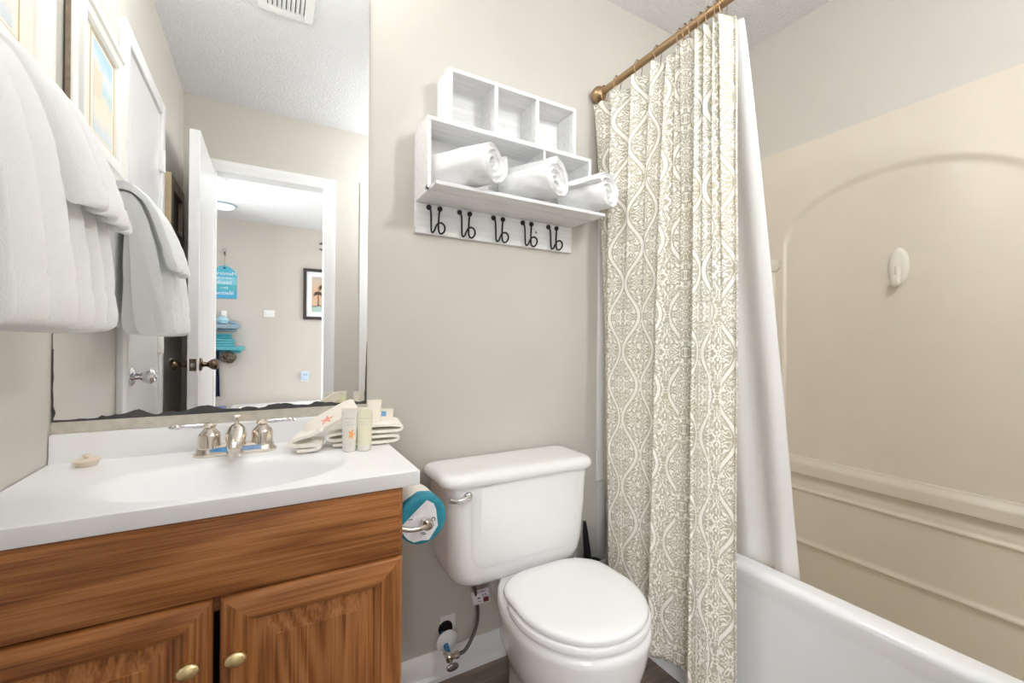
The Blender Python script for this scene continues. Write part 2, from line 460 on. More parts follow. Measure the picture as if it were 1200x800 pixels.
# bathroom planks, laid across the room
pm = None
row = 0; y = YF-0.1
while y < YB-0.001:
    x = XL-0.02-(row % 3)*0.37; y1 = min(y+0.148, YB)
    while x < 1.17:
        x0, x1 = max(x, XL), min(x+1.2, 1.19)
        if x1-x0 > 0.02:
            p = obj('plank', box(BM(), x0+0.0008, x1-0.0008, y+0.0008, y1-0.0008, -0.008, 0.0, 0.0006, 1), 'plank', fl)
        x += 1.2
    y += 0.148; row += 1
struct('wall_bedroom', box(BM(), -2.1, 2.6, BY-0.1, BY, 0, ZC), 'bedpaint', smooth=False)
struct('wall_bedroom_left', box(BM(), -2.2, -2.1, BY-0.1, YF-0.1, 0, ZC), 'bedpaint', smooth=False)
struct('wall_bedroom_right', box(BM(), 2.6, 2.7, BY-0.1, YF-0.1, 0, ZC), 'bedpaint', smooth=False)

def base_profile(h=0.085, t=0.014):
    return [(0, 0), (t+0.012, 0), (t+0.010, 0.012), (t, 0.018), (t, h-0.02), (t*0.55, h-0.006), (t*0.3, h), (0, h)]
bm = BM(); pr = base_profile()
loft(bm, [[(x, YB-a, b) for a, b in pr] for x in (0.262, 1.165)])
struct('baseboard_back', bm, 'white')
bm = BM(); loft(bm, [[(XL+a, y, b) for a, b in pr] for y in (YF, 0.24)]); struct('baseboard_left', bm, 'white')
bm = BM(); loft(bm, [[(x, YF+a, b) for a, b in pr] for x in (0.38, 0.555)]); struct('baseboard_front', bm, 'white')
# quarter round along the foot of the tub
bm = BM(); loft(bm, [[(1.168, y, 0), (1.145, y, 0), (1.147, y, 0.012), (1.155, y, 0.02), (1.168, y, 0.024)] for y in (YF, YB-0.03)])
struct('trim_1', bm, 'white')
# entry door casing (moulded: thick outer back band, inner bead) and jamb
def casing(bm, plane, side, a0, a1, z1, wd=0.064, th=0.016, legs=(True, True), zb=0.0):
    prof = [(0, 0), (0, th*0.55), (0.008, th*0.75), (wd*0.55, th*0.8), (wd*0.7, th), (wd-0.003, th), (wd, th-0.003), (wd, 0)]
    def P(a, z, t): return (plane+side*t, a, z) if False else (a, plane+side*t, z)
    if legs[0]: loft(bm, [[P(a0-w, zb, t) for w, t in prof], [P(a0-w, z1+w, t) for w, t in prof]])
    if legs[1]: loft(bm, [[P(a1+w, zb, t) for w, t in prof], [P(a1+w, z1+w, t) for w, t in prof]])
    loft(bm, [[P(a0-w, z1+w, t) for w, t in prof], [P(a1+w, z1+w, t) for w, t in prof]])
bm = BM(); casing(bm, YF, 1, DX0, DX1, DZ)
struct('trim_2', bm, 'white')
bm = BM(); box(bm, DX0-0.012, DX0, YF-0.1, YF, 0, DZ); box(bm, DX1, DX1+0.012, YF-0.1, YF, 0, DZ); box(bm, DX0-0.012, DX1+0.012, YF-0.1, YF, DZ, DZ+0.012)
struct('trim_3', bm, 'white', smooth=False)
# further casing strip on the front wall
bm = BM(); box(bm, 0.528, 0.600, YF, YF+0.008, 0, 2.12, 0.003); struct('trim_4', bm, 'white')

# entry door leaf, open into the room
d1 = sthing('door_1', (-0.266, YF+0.006, 0), 'white entry door standing open, seen edge on in the mirror')
ang = math.atan2(0.004, 0.565)
def leafm(): return Matrix.Translation((-0.266, YF+0.006, 0)) @ Matrix.Rotation(ang, 4, 'Z')
bm = BM(); box(bm, -0.042, 0.0, 0.002, 0.568, 0.012, 2.025, 0.002, 1); bm.transform(leafm()); obj('leaf', bm, 'doorwhite', d1)
bm = BM(); box(bm, -0.034, -0.008, 0.566, 0.5695, 0.93, 0.985, 0.0005, 1); bm.transform(leafm()); lp = obj('latch_plate', bm, 'darkbronze', d1)
bm = BM(); lathe(bm, [(0.0, 0), (0.009, 0), (0.009, 0.004), (0.0, 0.006)], (-0.021, 0.569, 0.957), (0, 1, 0), 12); bm.transform(leafm()); obj('latch_bolt', bm, 'steel', lp)
kp = [(0.031, 0), (0.031, 0.004), (0.024, 0.009), (0.012, 0.012), (0.010, 0.026), (0.016, 0.034), (0.024, 0.046), (0.026, 0.058), (0.022, 0.068), (0.012, 0.073), (0.0, 0.074)]
bm = BM(); lathe(bm, kp, (0.0, 0.515, 0.957), (1, 0, 0)); bm.transform(leafm()); obj('door_knob', bm, 'darkbronze', d1)
bm = BM(); lathe(bm, kp, (-0.042, 0.515, 0.957), (-1, 0, 0)); bm.transform(leafm()); obj('door_knob', bm, 'darkbronze', d1)

# closet door on the left wall with its casing
d2 = sthing('door_2', (XL, 0.55, 0), 'white closet door in a casing on the left wall, seen in the mirror')
bm = BM(); th = 0.018
for (a0, a1, b0, b1) in ((0.245, 0.30, 0, 2.085), (0.80, 0.855, 0, 2.085), (0.30, 0.80, 2.03, 2.085)):
    box(bm, XL, XL+th, a0, a1, b0, b1, 0.004)
obj('casing', bm, 'white', d2)
lf = obj('leaf', box(BM(), XL, XL+0.008, 0.302, 0.798, 0.01, 2.028, 0.001, 1), 'doorwhite', d2)
for z in (1.83, 1.06, 0.25):
    bm = BM(); box(bm, XL+0.008, XL+0.021, 0.288, 0.312, z-0.045, z+0.045, 0.001, 1); tube(bm, [(XL+0.022, 0.30, z-0.047), (XL+0.022, 0.30, z+0.047)], 0.006, 10)
    obj('hinge', bm, 'whiteplastic', d2)
bm = BM(); lathe(bm, [(0.033, 0), (0.033, 0.003), (0.026, 0.008), (0.013, 0.012), (0.011, 0.024), (0.020, 0.030), (0.026, 0.044), (0.027, 0.054), (0.020, 0.064), (0.011, 0.066), (0.010, 0.07), (0, 0.071)], (XL+0.008, 0.715, 0.945), (1, 0, 0))
obj('door_knob', bm, 'chrome', d2)
# rubber bumper on the left wall
tag(obj('door_bumper', lathe(BM(), [(0.024, 0), (0.024, 0.008), (0.018, 0.02), (0.0, 0.026)], (XL, -0.02, 0.957), (1, 0, 0)), 'whiteplastic'),
    'small round white door bumper on the left wall, seen in the mirror', 'door bumper')

# ------------------------------------------------------------------ bathtub and surround
tub = thing('bathtub', (1.535, 0.5, 0), 'white alcove bathtub with smooth apron and rounded rim', 'bathtub')
TX0, TX1, TY0, TY1, TZ = 1.172, 1.90, -0.345, 1.318, 0.452
def rrect(x0, x1, y0, y1, r, z, n=8):
    out = []
    for cx, cy, a0 in ((x1-r, y1-r, 0), (x0+r, y1-r, 90), (x0+r, y0+r, 180), (x1-r, y0+r, 270)):
        for k in range(n+1):
            a = R_(a0+90*k/n); out.append((cx+r*math.cos(a), cy+r*math.sin(a), z))
    return out
bm = BM(); loft(bm, [rrect(TX0-0.004, TX1+0.03, TY0, TY1, 0.004, 0.0), rrect(TX0-0.002, TX1+0.03, TY0, TY1, 0.004, 0.10), rrect(TX0+0.004, TX1+0.03, TY0, TY1, 0.004, 0.385), rrect(TX0+0.003, TX1+0.03, TY0, TY1, 0.004, 0.395)], True, False)
obj('apron', bm, 'tubwhite', tub)
bm = BM()
rings = [rrect(TX0+0.003, TX1+0.03, TY0, TY1, 0.004, 0.395)]
for k in range(7):
    a = R_(90*k/6); rr = 0.020
    rings.append(rrect(TX0-0.002+rr-rr*math.cos(a), TX1+0.03, TY0, TY1, 0.006, TZ-rr+rr*math.sin(a)))
for k in range(7):
    a = R_(90*k/6); q = 0.014
    ins = 0.044+q*math.sin(a)
    rings.append(rrect(TX0+ins+0.006, TX1+0.028, TY0+0.08+q*math.sin(a), TY1-0.08-q*math.sin(a), 0.03, TZ-q+q*math.cos(a)))
loft(bm, rings, False, False); obj('rim', bm, 'tubwhite', tub)
bm = BM(); rings = rings[-1:]
for z, e in ((0.36, 0.075), (0.2, 0.095), (0.10, 0.12), (0.065, 0.16), (0.055, 0.24)):
    rings.append(rrect(TX0+e, TX1+0.028, TY0+0.06+e, TY1-0.06-e, 0.03+e*0.3, z))
loft(bm, rings, False, True); obj('basin', bm, 'surround', tub)
bm = BM(); lathe(bm, [(0.03, 0), (0.03, 0.002), (0.02, 0.004), (0, 0.002)], (1.55, 1.0, 0.056), (0, 0, 1)); obj('drain', bm, 'chrome', tub)

sur = thing('tub_surround', (1.92, 0.5, 0.46), 'beige moulded tub surround with an arched recess and stepped ledges', 'tub surround')
XS = 1.900                                       # front plane of the raised border
SY0, SY1, SZ0, SZ1 = -0.345, 1.321, 0.453, 1.892
PZB = 0.075
AC, AW, AZ, AR = 0.67, 0.365, 1.50, 0.20
def surf_x(y, z):
    """x of the long panel's skin: border proud, arched recess set back, ledge mouldings below"""
    d = abs(y-AC)
    top = AZ+AR*math.sqrt(max(0.0, 1-(d/AW)**2)) if d < AW else 0
    def sst(a): a = min(1, max(0, a)); return a*a*(3-2*a)
    # signed distance-like measure into the recess
    if d < AW and z > 0.60:
        if z > AZ:
            k = 1-math.sqrt((d/AW)**2+((z-AZ)/AR)**2); inn = k*AR*0.9
        else: inn = min((AW-d), 1)
        inn = min(inn, z-0.60)
    else: inn = -1
    x = XS+0.009*sst(inn/0.011) if inn > 0 else XS
    # ledge under the recess
    if z < 0.615:
        if z > 0.55: x = XS-0.012*sst((0.615-z)/0.03)
        elif z > 0.535: x = XS-0.012+0.020*sst((0.55-z)/0.008)
        else:
            x = XS+0.008-0.006*sst((0.535-z)/0.04)
            x -= 0.008*math.exp(-((z-0.484)/0.007)**2)+0.009*math.exp(-((z-0.272)/0.009)**2)-0.004*sst((0.27-z)/0.01)
    return x
ys = sorted(set([SY0+(SY1-SY0)*i/150 for i in range(151)]+[AC+s*AW+e for s in (-1, 1) for e in (-0.03, -0.022, -0.016, -0.011, -0.006, 0, 0.002, 0.006, 0.011, 0.016, 0.022, 0.03)]))
zs = sorted(set([PZB+(SZ1-PZB)*j/180 for j in range(181)]+[0.24+0.003*k for k in range(20)]+[0.53+0.002*k for k in range(48)]+[0.46+0.003*k for k in range(20)]+[SZ0]))
def skin(zl):
    bm = BM(); vv = [[bm.verts.new((surf_x(y, z), y, z)) for z in zl] for y in ys]
    for i in range(len(ys)-1):
        for j in range(len(zl)-1): bm.faces.new((vv[i][j], vv[i+1][j], vv[i+1][j+1], vv[i][j+1]))
    return bm, vv
bm, vv = skin([z for z in zs if z <= SZ0+1e-6]); obj('inner_wall', bm, 'surround', tub, ang=60)
bm, vv = skin([z for z in zs if z >= SZ0-1e-6])
tv = [bm.verts.new((XR-0.001, y, SZ1)) for y in ys]
for i in range(len(ys)-1): bm.faces.new((vv[i][-1], vv[i+1][-1], tv[i+1], tv[i]))
obj('long_panel', bm, 'surround', sur, ang=60)
bm = BM(); box(bm, 1.165, XS-0.002, SY1-0.016, SY1+0.003, SZ0+0.002, SZ1, 0.004); obj('end_panel', bm, 'surround', sur)
bm = BM(); box(bm, 1.165, XS-0.002, SY0, SY0+0.016, SZ0+0.002, SZ1, 0.004); obj('end_panel', bm, 'surround', sur)
# corner column with two small soap shelves
bm = BM()
loft(bm, [[(XS, 1.065, z), (XS-0.012, 1.075, z), (XS-0.05, 1.20, z), (XS-0.11, 1.285, z), (XS-0.12, SY1-0.014, z), (XS, SY1-0.014, z)] for z in (0.60, 0.615, 1.37, 1.385)])
obj('corner_column', bm, 'surround', sur)
bm = BM()
loft(bm, [[(XS-e*0.1, 1.055-e, z), (XS-0.016, 1.055-e, z), (XS-0.07, 1.19-e, z), (XS-0.125, 1.285, z), (XS-0.13, SY1-0.014, z), (XS, SY1-0.014, z)] for z, e in ((1.385, 0), (1.40, 0.012), (1.425, 0.012), (1.435, 0.0))])
obj('corner_shelf', bm, 'surround', sur)
# white edge strip of the surround on the back wall
bm = BM(); box(bm, 1.132, 1.168, YB-0.010, YB, 0.53, SZ1, 0.003); struct('trim_5', bm, 'white')
bm = BM(); box(bm, 1.132, 1.170, YB-0.016, YB, 0.085, 0.53, 0.003); struct('trim_6', bm, mat('grey_filler', (208, 208, 206), 0.4))
# hook stuck on the surround
hk = thing('adhesive_hook', (1.922, 0.65, 1.335), 'ivory plastic adhesive hook stuck high on the beige surround', 'hook')
def oval(cy, cz, a, b, x, n=24, tip=0.0):
    return [(x, cy+a*math.cos(t)*(1-tip*math.sin(t)), cz+b*math.sin(t)) for t in [2*math.pi*k/n for k in range(n)]]
bm = BM(); loft(bm, [oval(0.65, 1.345, 0.029, 0.064, 1.9098), oval(0.65, 1.345, 0.030, 0.066, 1.907), oval(0.65, 1.345, 0.027, 0.062, 1.902), oval(0.65, 1.345, 0.018, 0.048, 1.897)])
obj('back_plate', bm, 'ivory', hk)
bm = BM(); tube(bm, smooth_path([(1.902, 0.65, 1.345), (1.899, 0.65, 1.310), (1.894, 0.65, 1.288), (1.880, 0.65, 1.280), (1.868, 0.65, 1.290), (1.866, 0.65, 1.312)], 2), 0.0095, 12)
obj('hook_arm', bm, 'ivory', hk)

# ------------------------------------------------------------------ curtain rod, rings, curtain, liner
RX, RZ = 1.108, 2.030
rod = thing('curtain_rod', (RX, YB, RZ), 'champagne bronze curtain rod with a ball end against the back wall', 'curtain rod')
obj('rod', tube(BM(), [(RX, YB-0.02, RZ), (RX, YF+0.02, RZ)], 0.0125, 20), 'bronze', rod)
prof = [(0.0, 0.0)]+[(0.030*math.sin(R_(a)), 0.030-0.030*math.cos(R_(a))) for a in range(15, 156, 10)]+[(0.013, 0.060)]
obj('ball_finial', lathe(BM(), prof, (RX, YB-0.001, RZ), (0, -1, 0)), 'bronze', rod)
obj('ball_finial', lathe(BM(), prof, (RX, YF+0.001, RZ), (0, 1, 0)), 'bronze', rod)
ring_y = [1.262, 1.193, 1.09, 1.005, 0.915, 0.894, 0.872, 0.840, 0.815, 0.787, 0.771]
def ring_thing(y, label):
    t = thing('curtain_ring', (RX, y, RZ), label, 'curtain ring', 'curtain rings on the rod')
    pts = []
    for k in range(24):
        a = 2*math.pi*k/24; pts.append((RX+0.019*math.sin(a), y, RZ-0.006+0.022*math.cos(a)-(0.010 if math.cos(a) < -0.6 else 0)))
    obj('wire_loop', tube(BM(), pts, 0.0013, 8, closed=True), 'bronze', t)
    bm = BM()
    for s in (-0.006, 0.0, 0.006):
        lathe(bm, [(0, -0.0028), (0.0022, -0.002), (0.003, 0), (0.0022, 0.002), (0, 0.0028)], (RX+s, y, RZ+0.0165), (1, 0, 0), 10)
    obj('roller_beads', bm, 'darkbronze', t)
    return t
ordn = ['nearest the back wall', 'second from the back wall', 'third from the back wall', 'fourth from the back wall', 'fifth from the back wall', 'sixth from the back wall', 'seventh from the back wall', 'eighth from the back wall', 'ninth from the back wall', 'tenth from the back wall', 'farthest from the back wall']
r0 = ring_thing(ring_y[0], 'bronze roller curtain ring '+ordn[0]+', beside the ball end')
for y, s in zip(ring_y[1:], ordn[1:]): dup(r0, (RX, y, RZ), 'bronze roller curtain ring on the rod, '+s)

topY = [1.300, 1.193, 1.090, 1.005, 0.950, 0.915, 0.894, 0.840, 0.815, 0.785, 0.768]
midY = [1.236, 1.205, 1.135, 1.070, 0.978, 0.935, 0.905, 0.838, 0.812, 0.785, 0.757]
botY = [1.200, 1.168, 1.115, 1.050, 0.985, 0.950, 0.918, 0.832, 0.805, 0.775, 0.750]
ends = (0.736, 0.722, 0.712)
offT = [(-.020, .018), (-.028, .025), (-.028, .025), (-.028, .025), (-.018, .016), (-.016, .014), (-.024, .022), (-.026, .024), (-.020, .018), (-.022, .020), (-.022, .018)]
offM = [(-.002, .012), (-.024, -.016), (-.014, .008), (.008, .010), (-.026, -.012), (-.008, .004), (.004, .046), (-.026, -.028), (-.026, -.022), (-.018, -.010), (-.006, .016)]
offB = [(-.002, .012), (-.030, -.022), (-.016, .008), (.006, .012), (-.032, -.018), (-.010, .004), (.004, .050), (-.032, -.036), (-.034, -.030), (-.024, -.012), (-.008, .018)]
def plan(level):
    Y = (topY, midY, botY)[level]; A = (offT, offM, offB)[level]; e = ends[level]
    cx = (RX-0.002, RX-0.006, RX-0.016)[level]; pts = []
    for i in range(len(Y)):
        nx = Y[i+1] if i+1 < len(Y) else e
        f, g = A[i]
        pts.append((cx+f, Y[i])); pts.append((cx+f*0.85+g*0.15, Y[i]*0.7+nx*0.3)); pts.append((cx+f*0.35+g*0.65, Y[i]*0.3+nx*0.7)); pts.append((cx+g, nx+0.003))
    pts.append((cx+0.004, e)); pts.append((cx+0.022, e+0.014))
    return pts
plans = [plan(k) for k in range(3)]
def catmull(pts, n):
    P = [Vector((a, b, 0)) for a, b in pts]; out = []; m = len(P)
    for i in range(m-1):
        p0, p1, p2, p3 = P[max(i-1, 0)], P[i], P[i+1], P[min(i+2, m-1)]
        for k in range(n):
            t = k/n
            out.append(0.5*((2*p1)+(p2-p0)*t+(2*p0-5*p1+4*p2-p3)*t*t+(3*p1-p0-3*p2+p3)*t**3))
    out.append(P[-1]); return out
NS = 9
cur = [catmull(p, NS) for p in plans]
NU = len(cur[0])-1
arc = [0.0]
for i in range(NU): arc.append(arc[-1]+max((cur[1][i+1]-cur[1][i]).length, 0.6*(cur[0][i+1]-cur[0][i]).length))
ZT, ZB = 1.988, 0.075
def cloth_pt(i, h):
    # h 0 top .. 1 bottom
    a, b, c = cur[0][i], cur[1][i], cur[2][i]
    if h < 0.5:
        t = h/0.5; t = t**0.7; p = a*(1-t)+b*t
    else:
        t = (h-0.5)/0.5; p = b*(1-t)+c*t
    z = ZT+(ZB-ZT)*h
    # top edge dips between the rings
    if h < 0.06:
        dist = min(abs(p.y-r) for r in ring_y+[1.30]); z -= min(dist, 0.04)*0.45*(1-h/0.06)
    s = arc[i]
    if h > 0.9: z -= 0.012*math.sin(s*9)*(h-0.9)/0.1
    if h > 0.9: z += (0.055*max(0, min(1, (p.y-0.84)/0.04))-0.055)*(h-0.9)/0.1
    return Vector((p.x+0.004*ns(s*7, z*2.2, 3)*min(1, h*6), p.y+0.004*ns(s*6, z*2, 9)*min(1, h*6), z))
bm = BM(); NV = 90
grid(bm, lambda a, b: cloth_pt(round(a*NU), b), NU, NV, lambda a, b: (arc[round(a*NU)], 2.0-b*(ZT-ZB)))
cu = obj('shower_curtain', bm, 'damask', ang=180)
sm = cu.modifiers.new('thick', 'SOLIDIFY'); sm.thickness = 0.0009
tag(cu, 'cream and taupe ogee patterned cloth shower curtain hanging outside the tub', 'shower curtain')
# liner inside the tub
def liner_pt(a, b):
    h = b
    yT = 1.28+(0.738-1.28)*a; yB = 1.20+(0.640-1.20)*a
    y = yT+(yB-yT)*h**0.9; z = 1.985+(0.415-1.985)*h
    am = 0.014*(0.5+0.5*h)
    x = 1.156+(1.262-1.156)*h**0.9
    ph = a*5*2*math.pi
    x += am*math.sin(ph)-0.002; y += 0.010*math.cos(ph*0.9)*(1-a)
    if a > 0.90: x += 0.012*(a-0.90)/0.10*h
    x += 0.004*ns(a*9, h*5, 1)*h
    return Vector((x, y, z))
bm = BM(); grid(bm, liner_pt, 150, 60)
ln = obj('shower_liner', bm, 'liner', ang=180)
sm = ln.modifiers.new('thick', 'SOLIDIFY'); sm.thickness = 0.0006
tag(ln, 'plain white shower liner hanging inside the tub behind the patterned curtain', 'shower curtain')

# ------------------------------------------------------------------ mirror
MX0, MX1, MZ0, MZ1 = -0.4075, 0.256, 0.889, 2.20
mr = thing('wall_mirror', (-0.07, YB, MZ0), 'large frameless wall mirror above the sink with a blackened lower edge', 'mirror')
obj('glass', box(BM(), MX0, MX1, YB-0.005, YB-0.0005, MZ0, MZ1), 'mirror', mr, smooth=False)
# ragged desilvered strip along the bottom
bm = BM(); N = 90; lo = []; hi = []
for i in range(N+1):
    t = i/N; x = MX0+(MX1-MX0-0.0)*t
    h = 0.007+0.007*max(0, ns(x*11, 2.0, 0)*1.6)+0.006*ns(x*37, 5, 0)+0.003*ns(x*90, 1, 0)
    if t < 0.12: h *= 0.45
    h += 0.010*math.exp(-((x+0.27)/0.022)**2)+0.010*math.exp(-((x+0.13)/0.03)**2)+0.008*math.exp(-((x-0.04)/0.03)**2)
    lo.append((x, MZ0-0.001)); hi.append((x, MZ0+max(0.002, h)))
prism(bm, lo+hi[::-1], 'y', YB-0.0058, YB-0.0051)
obj('worn_edge', bm, 'worn', mr, smooth=False)
bm = BM(); a = []; b = []
for i in range(31):
    z = MZ0+0.18*i/30; wv = (0.0062+0.004*ns(z*40, 3, 1))*(1-i/32)
    a.append((MX1+0.0005, z)); b.append((MX1-max(0.0006, wv), z))
prism(bm, a+b[::-1], 'y', YB-0.0062, YB-0.0051); obj('worn_edge', bm, 'worn', mr, smooth=False)
bm = BM(); a = []; b = []
for i in range(31):
    z = MZ0+0.16*i/30; wv = (0.0012+0.001*ns(z*40, 7, 1)+0.004*math.exp(-((z-MZ0-0.02)/0.01)**2))
    a.append((MX0-0.0005, z)); b.append((MX0+max(0.0006, wv), z))
prism(bm, a+b[::-1], 'y', YB-0.0062, YB-0.0051); obj('worn_edge', bm, 'worn', mr, smooth=False)
# caulked strip between mirror and backsplash
bm = BM(); box(bm, XL, 0.262, YB-0.006, YB, 0.850, 0.8885, 0.001, 1); struct('trim_7', bm, 'caulk')

# ------------------------------------------------------------------ vanity
CT = 0.800
vt = thing('washbasin', (-0.065, 1.1, 0.77), 'white cultured marble sink top with shallow oval basin and backsplash', 'sink')
VX0, VX1, VY0, VY1 = XL+0.002, 0.280, 0.900, YB-0.002
BCX, BCY, BRX, BRY = -0.065, 1.055, 0.205, 0.130
def top_z(x, y):
    r = math.sqrt(((x-BCX)/BRX)**2+((y-BCY)/BRY)**2)
    if r >= 1.12: return CT
    if r > 0.92:
        t = (1.12-r)/0.20; return CT-0.012*t*t
    t = (0.92-r)/0.92
    return CT-0.012-0.095*math.sin(min(1, t*1.25)*math.pi/2)**0.9*1.0
bm = BM(); nx, ny = 110, 72
def gx(i): return VX0+(VX1-VX0)*i/nx
def gy(j): return VY0+(VY1-0.02-VY0)*j/ny
vv = [[bm.verts.new((gx(i), gy(j), top_z(gx(i), gy(j)))) for j in range(ny+1)] for i in range(nx+1)]
for i in range(nx):
    for j in range(ny): bm.faces.new((vv[i][j], vv[i+1][j], vv[i+1][j+1], vv[i][j+1]))
# rolled front and right edges down to the drip
fr = [vv[i][0] for i in range(nx+1)]; rt = [vv[nx][j] for j in range(ny+1)]
def skirt(line, dirv):
    prev = line
    for dz, out in ((0.0, 0.003), (0.0015, 0.005), (0.029, 0.005), (0.031, 0.004), (0.031, -0.02)):
        cur_ = [bm.verts.new((v.co.x+dirv[0]*out, v.co.y+dirv[1]*out, CT-dz)) for v in line]
        for k in range(len(line)-1): bm.faces.new((prev[k], prev[k+1], cur_[k+1], cur_[k]))
        prev = cur_
    return prev
skirt(fr, (0, -1)); skirt(rt, (1, 0))
bmesh.ops.remove_doubles(bm, verts=bm.verts, dist=0.0001)
obj('basin_top', bm, 'marble', vt, ang=30)
bm = BM(); box(bm, VX1-0.001, VX1+0.005, VY0-0.005, VY0+0.001, CT-0.031, CT, 0.0015); obj('edge_corner', bm, 'marble', vt)
bm = BM(); t = bmesh.new()
pr = [(VY1, CT-0.03), (VY1-0.022, CT-0.03), (VY1-0.022, CT+0.006), (VY1-0.019, CT+0.014), (VY1-0.018, 0.856), (VY1-0.016, 0.861), (VY1-0.006, 0.862), (VY1-0.006, 0.80)]
loft(bm, [[(x, a, b) for a, b in pr] for x in (VX0, VX1)]); obj('backsplash', bm, 'marble', vt)
bm = BM(); lathe(bm, [(0.02, 0), (0.022, 0.003), (0.014, 0.004), (0.012, 0.008), (0, 0.009)], (BCX, BCY, CT-0.129), (0, 0, 1)); obj('drain_stopper', bm, 'chrome', vt)

vc = thing('vanity_cabinet', (-0.08, 1.1, 0), 'oak vanity cabinet with two raised panel doors under the white sink top', 'cabinet')
CX0, CX1, CY0, CY1 = XL+0.003, 0.250, 0.918, YB-0.003
bm = BM(); box(bm, CX1-0.016, CX1, CY0+0.018, CY1, 0.0, 0.768, 0.001, 1); obj('side_panel', bm, 'oakv', vc)
bm = BM(); box(bm, CX0, CX0+0.016, CY0+0.018, CY1, 0.0, 0.768, 0.001, 1); obj('side_panel', bm, 'oakv', vc)
for z0, z1 in ((0.10, 0.135), (0.595, 0.640), (0.74, 0.768)): obj('face_rail', box(BM(), CX0+0.04, CX1-0.04, CY0, CY0+0.018, z0, z1, 0.001, 1), 'oakh', vc)
for q0, q1 in ((CX0, CX0+0.04), (CX1-0.04, CX1)): obj('face_stile', box(BM(), q0, q1, CY0-0.0005, CY0+0.0175, 0.1, 0.768, 0.001, 1), 'oakv', vc)
bm = BM(); box(bm, CX0+0.01, CX1-0.0, CY0+0.06, CY0+0.075, 0.0, 0.10); obj('toe_kick', bm, 'oakh', vc)
bm = BM(); box(bm, CX0+0.016, CX1-0.016, CY0+0.10, CY0+0.11, 0.10, 0.74); obj('dark_interior', bm, 'black', vc)
# false drawer front with a routed edge
bm = BM(); x0, x1, z0, z1, yf = CX0, 0.2495, 0.629, 0.7655, 0.896
def panel_step(bm, x0, x1, z0, z1, yb, steps):
    """stack of rectangles: (inset, y)"""
    loft(bm, [[(x0, yb, z0), (x1, yb, z0), (x1, yb, z1), (x0, yb, z1)]]+[[(x0+i, y, z0+i), (x1-i, y, z0+i), (x1-i, y, z1-i), (x0+i, y, z1-i)] for i, y in steps])
panel_step(bm, x0, x1, z0, z1, CY0-0.001, [(0, yf+0.006), (0.004, yf+0.005), (0.005, yf+0.002), (0.009, yf)])
obj('drawer_front', bm, 'oakh', vc)
def cab_door(x0, x1, z0, z1, knobx, knobz):
    yf = 0.896; yb = CY0-0.001; w = 0.054
    d = obj('door', (lambda b: (panel_step(b, x0+w-0.004, x1-w+0.004, z0+w-0.004, z1-w+0.004, yb-0.003, [(0.0, yf+0.013), (0.007, yf+0.013), (0.036, yf+0.003), (0.037, yf+0.001)]), b)[1])(BM()), 'oakv', vc)
    def rail(poly, m):
        # mitred member, routed inner and outer edges
        bm = BM(); loft(bm, [[(a, yb, b) for a, b in poly]]+[[(a, yf+0.003, b) for a, b in poly]]); 
        ct = Vector((sum(a for a, b in poly)/4, sum(b for a, b in poly)/4))
        return obj('door_frame', bm, m, d)
    o, e = 0.004, 0.008
    def member(P):   # P: outer a, outer b, inner b, inner a   (x,z)
        bm = BM()
        def lerp(p, q, t): return (p[0]+(q[0]-p[0])*t, p[1]+(q[1]-p[1])*t)
        oa, ob, ib, ia = P
        prof = [(0.0, yb), (0.0, yf+0.005), (0.05, yf+0.001), (0.10, yf), (0.78, yf), (0.80, yf+0.003), (0.92, yf+0.006), (1.0, yf+0.010), (1.0, yb)]
        A = [(lerp(oa, ia, t)[0], y, lerp(oa, ia, t)[1]) for t, y in prof]; B = [(lerp(ob, ib, t)[0], y, lerp(ob, ib, t)[1]) for t, y in prof]
        loft(bm, [A, B]); return bm
    i0, i1, j0, j1 = x0+w, x1-w, z0+w, z1-w
    obj('top_rail', member([(x0, z1), (x1, z1), (i1, j1), (i0, j1)]), 'oakh', d)
    obj('bottom_rail', member([(x1, z0), (x0, z0), (i0, j0), (i1, j0)]), 'oakh', d)
    obj('stile', member([(x0, z0), (x0, z1), (i0, j1), (i0, j0)]), 'oakv', d)
    obj('stile', member([(x1, z1), (x1, z0), (i1, j0), (i1, j1)]), 'oakv', d)
    bm = BM(); lathe(bm, [(0.007, 0), (0.006, 0.009), (0.011, 0.012), (0.0150, 0.0155), (0.0162, 0.0185), (0.0155, 0.021), (0.0130, 0.0235), (0.0090, 0.0255), (0.0045, 0.0268), (0, 0.0272)], (0, 0, 0), (0, -1, 0), 28)
    bm.transform(Matrix.Translation((knobx, yf, knobz)) @ Matrix.Rotation(R_(0), 4, 'Y') @ Matrix.Diagonal((1.05, 1, 0.80, 1)))
    obj('knob', bm, 'brass', d)
cab_door(CX0, -0.077, 0.118, 0.625, -0.109, 0.528)
cab_door(-0.067, 0.2495, 0.118, 0.625, -0.043, 0.525)

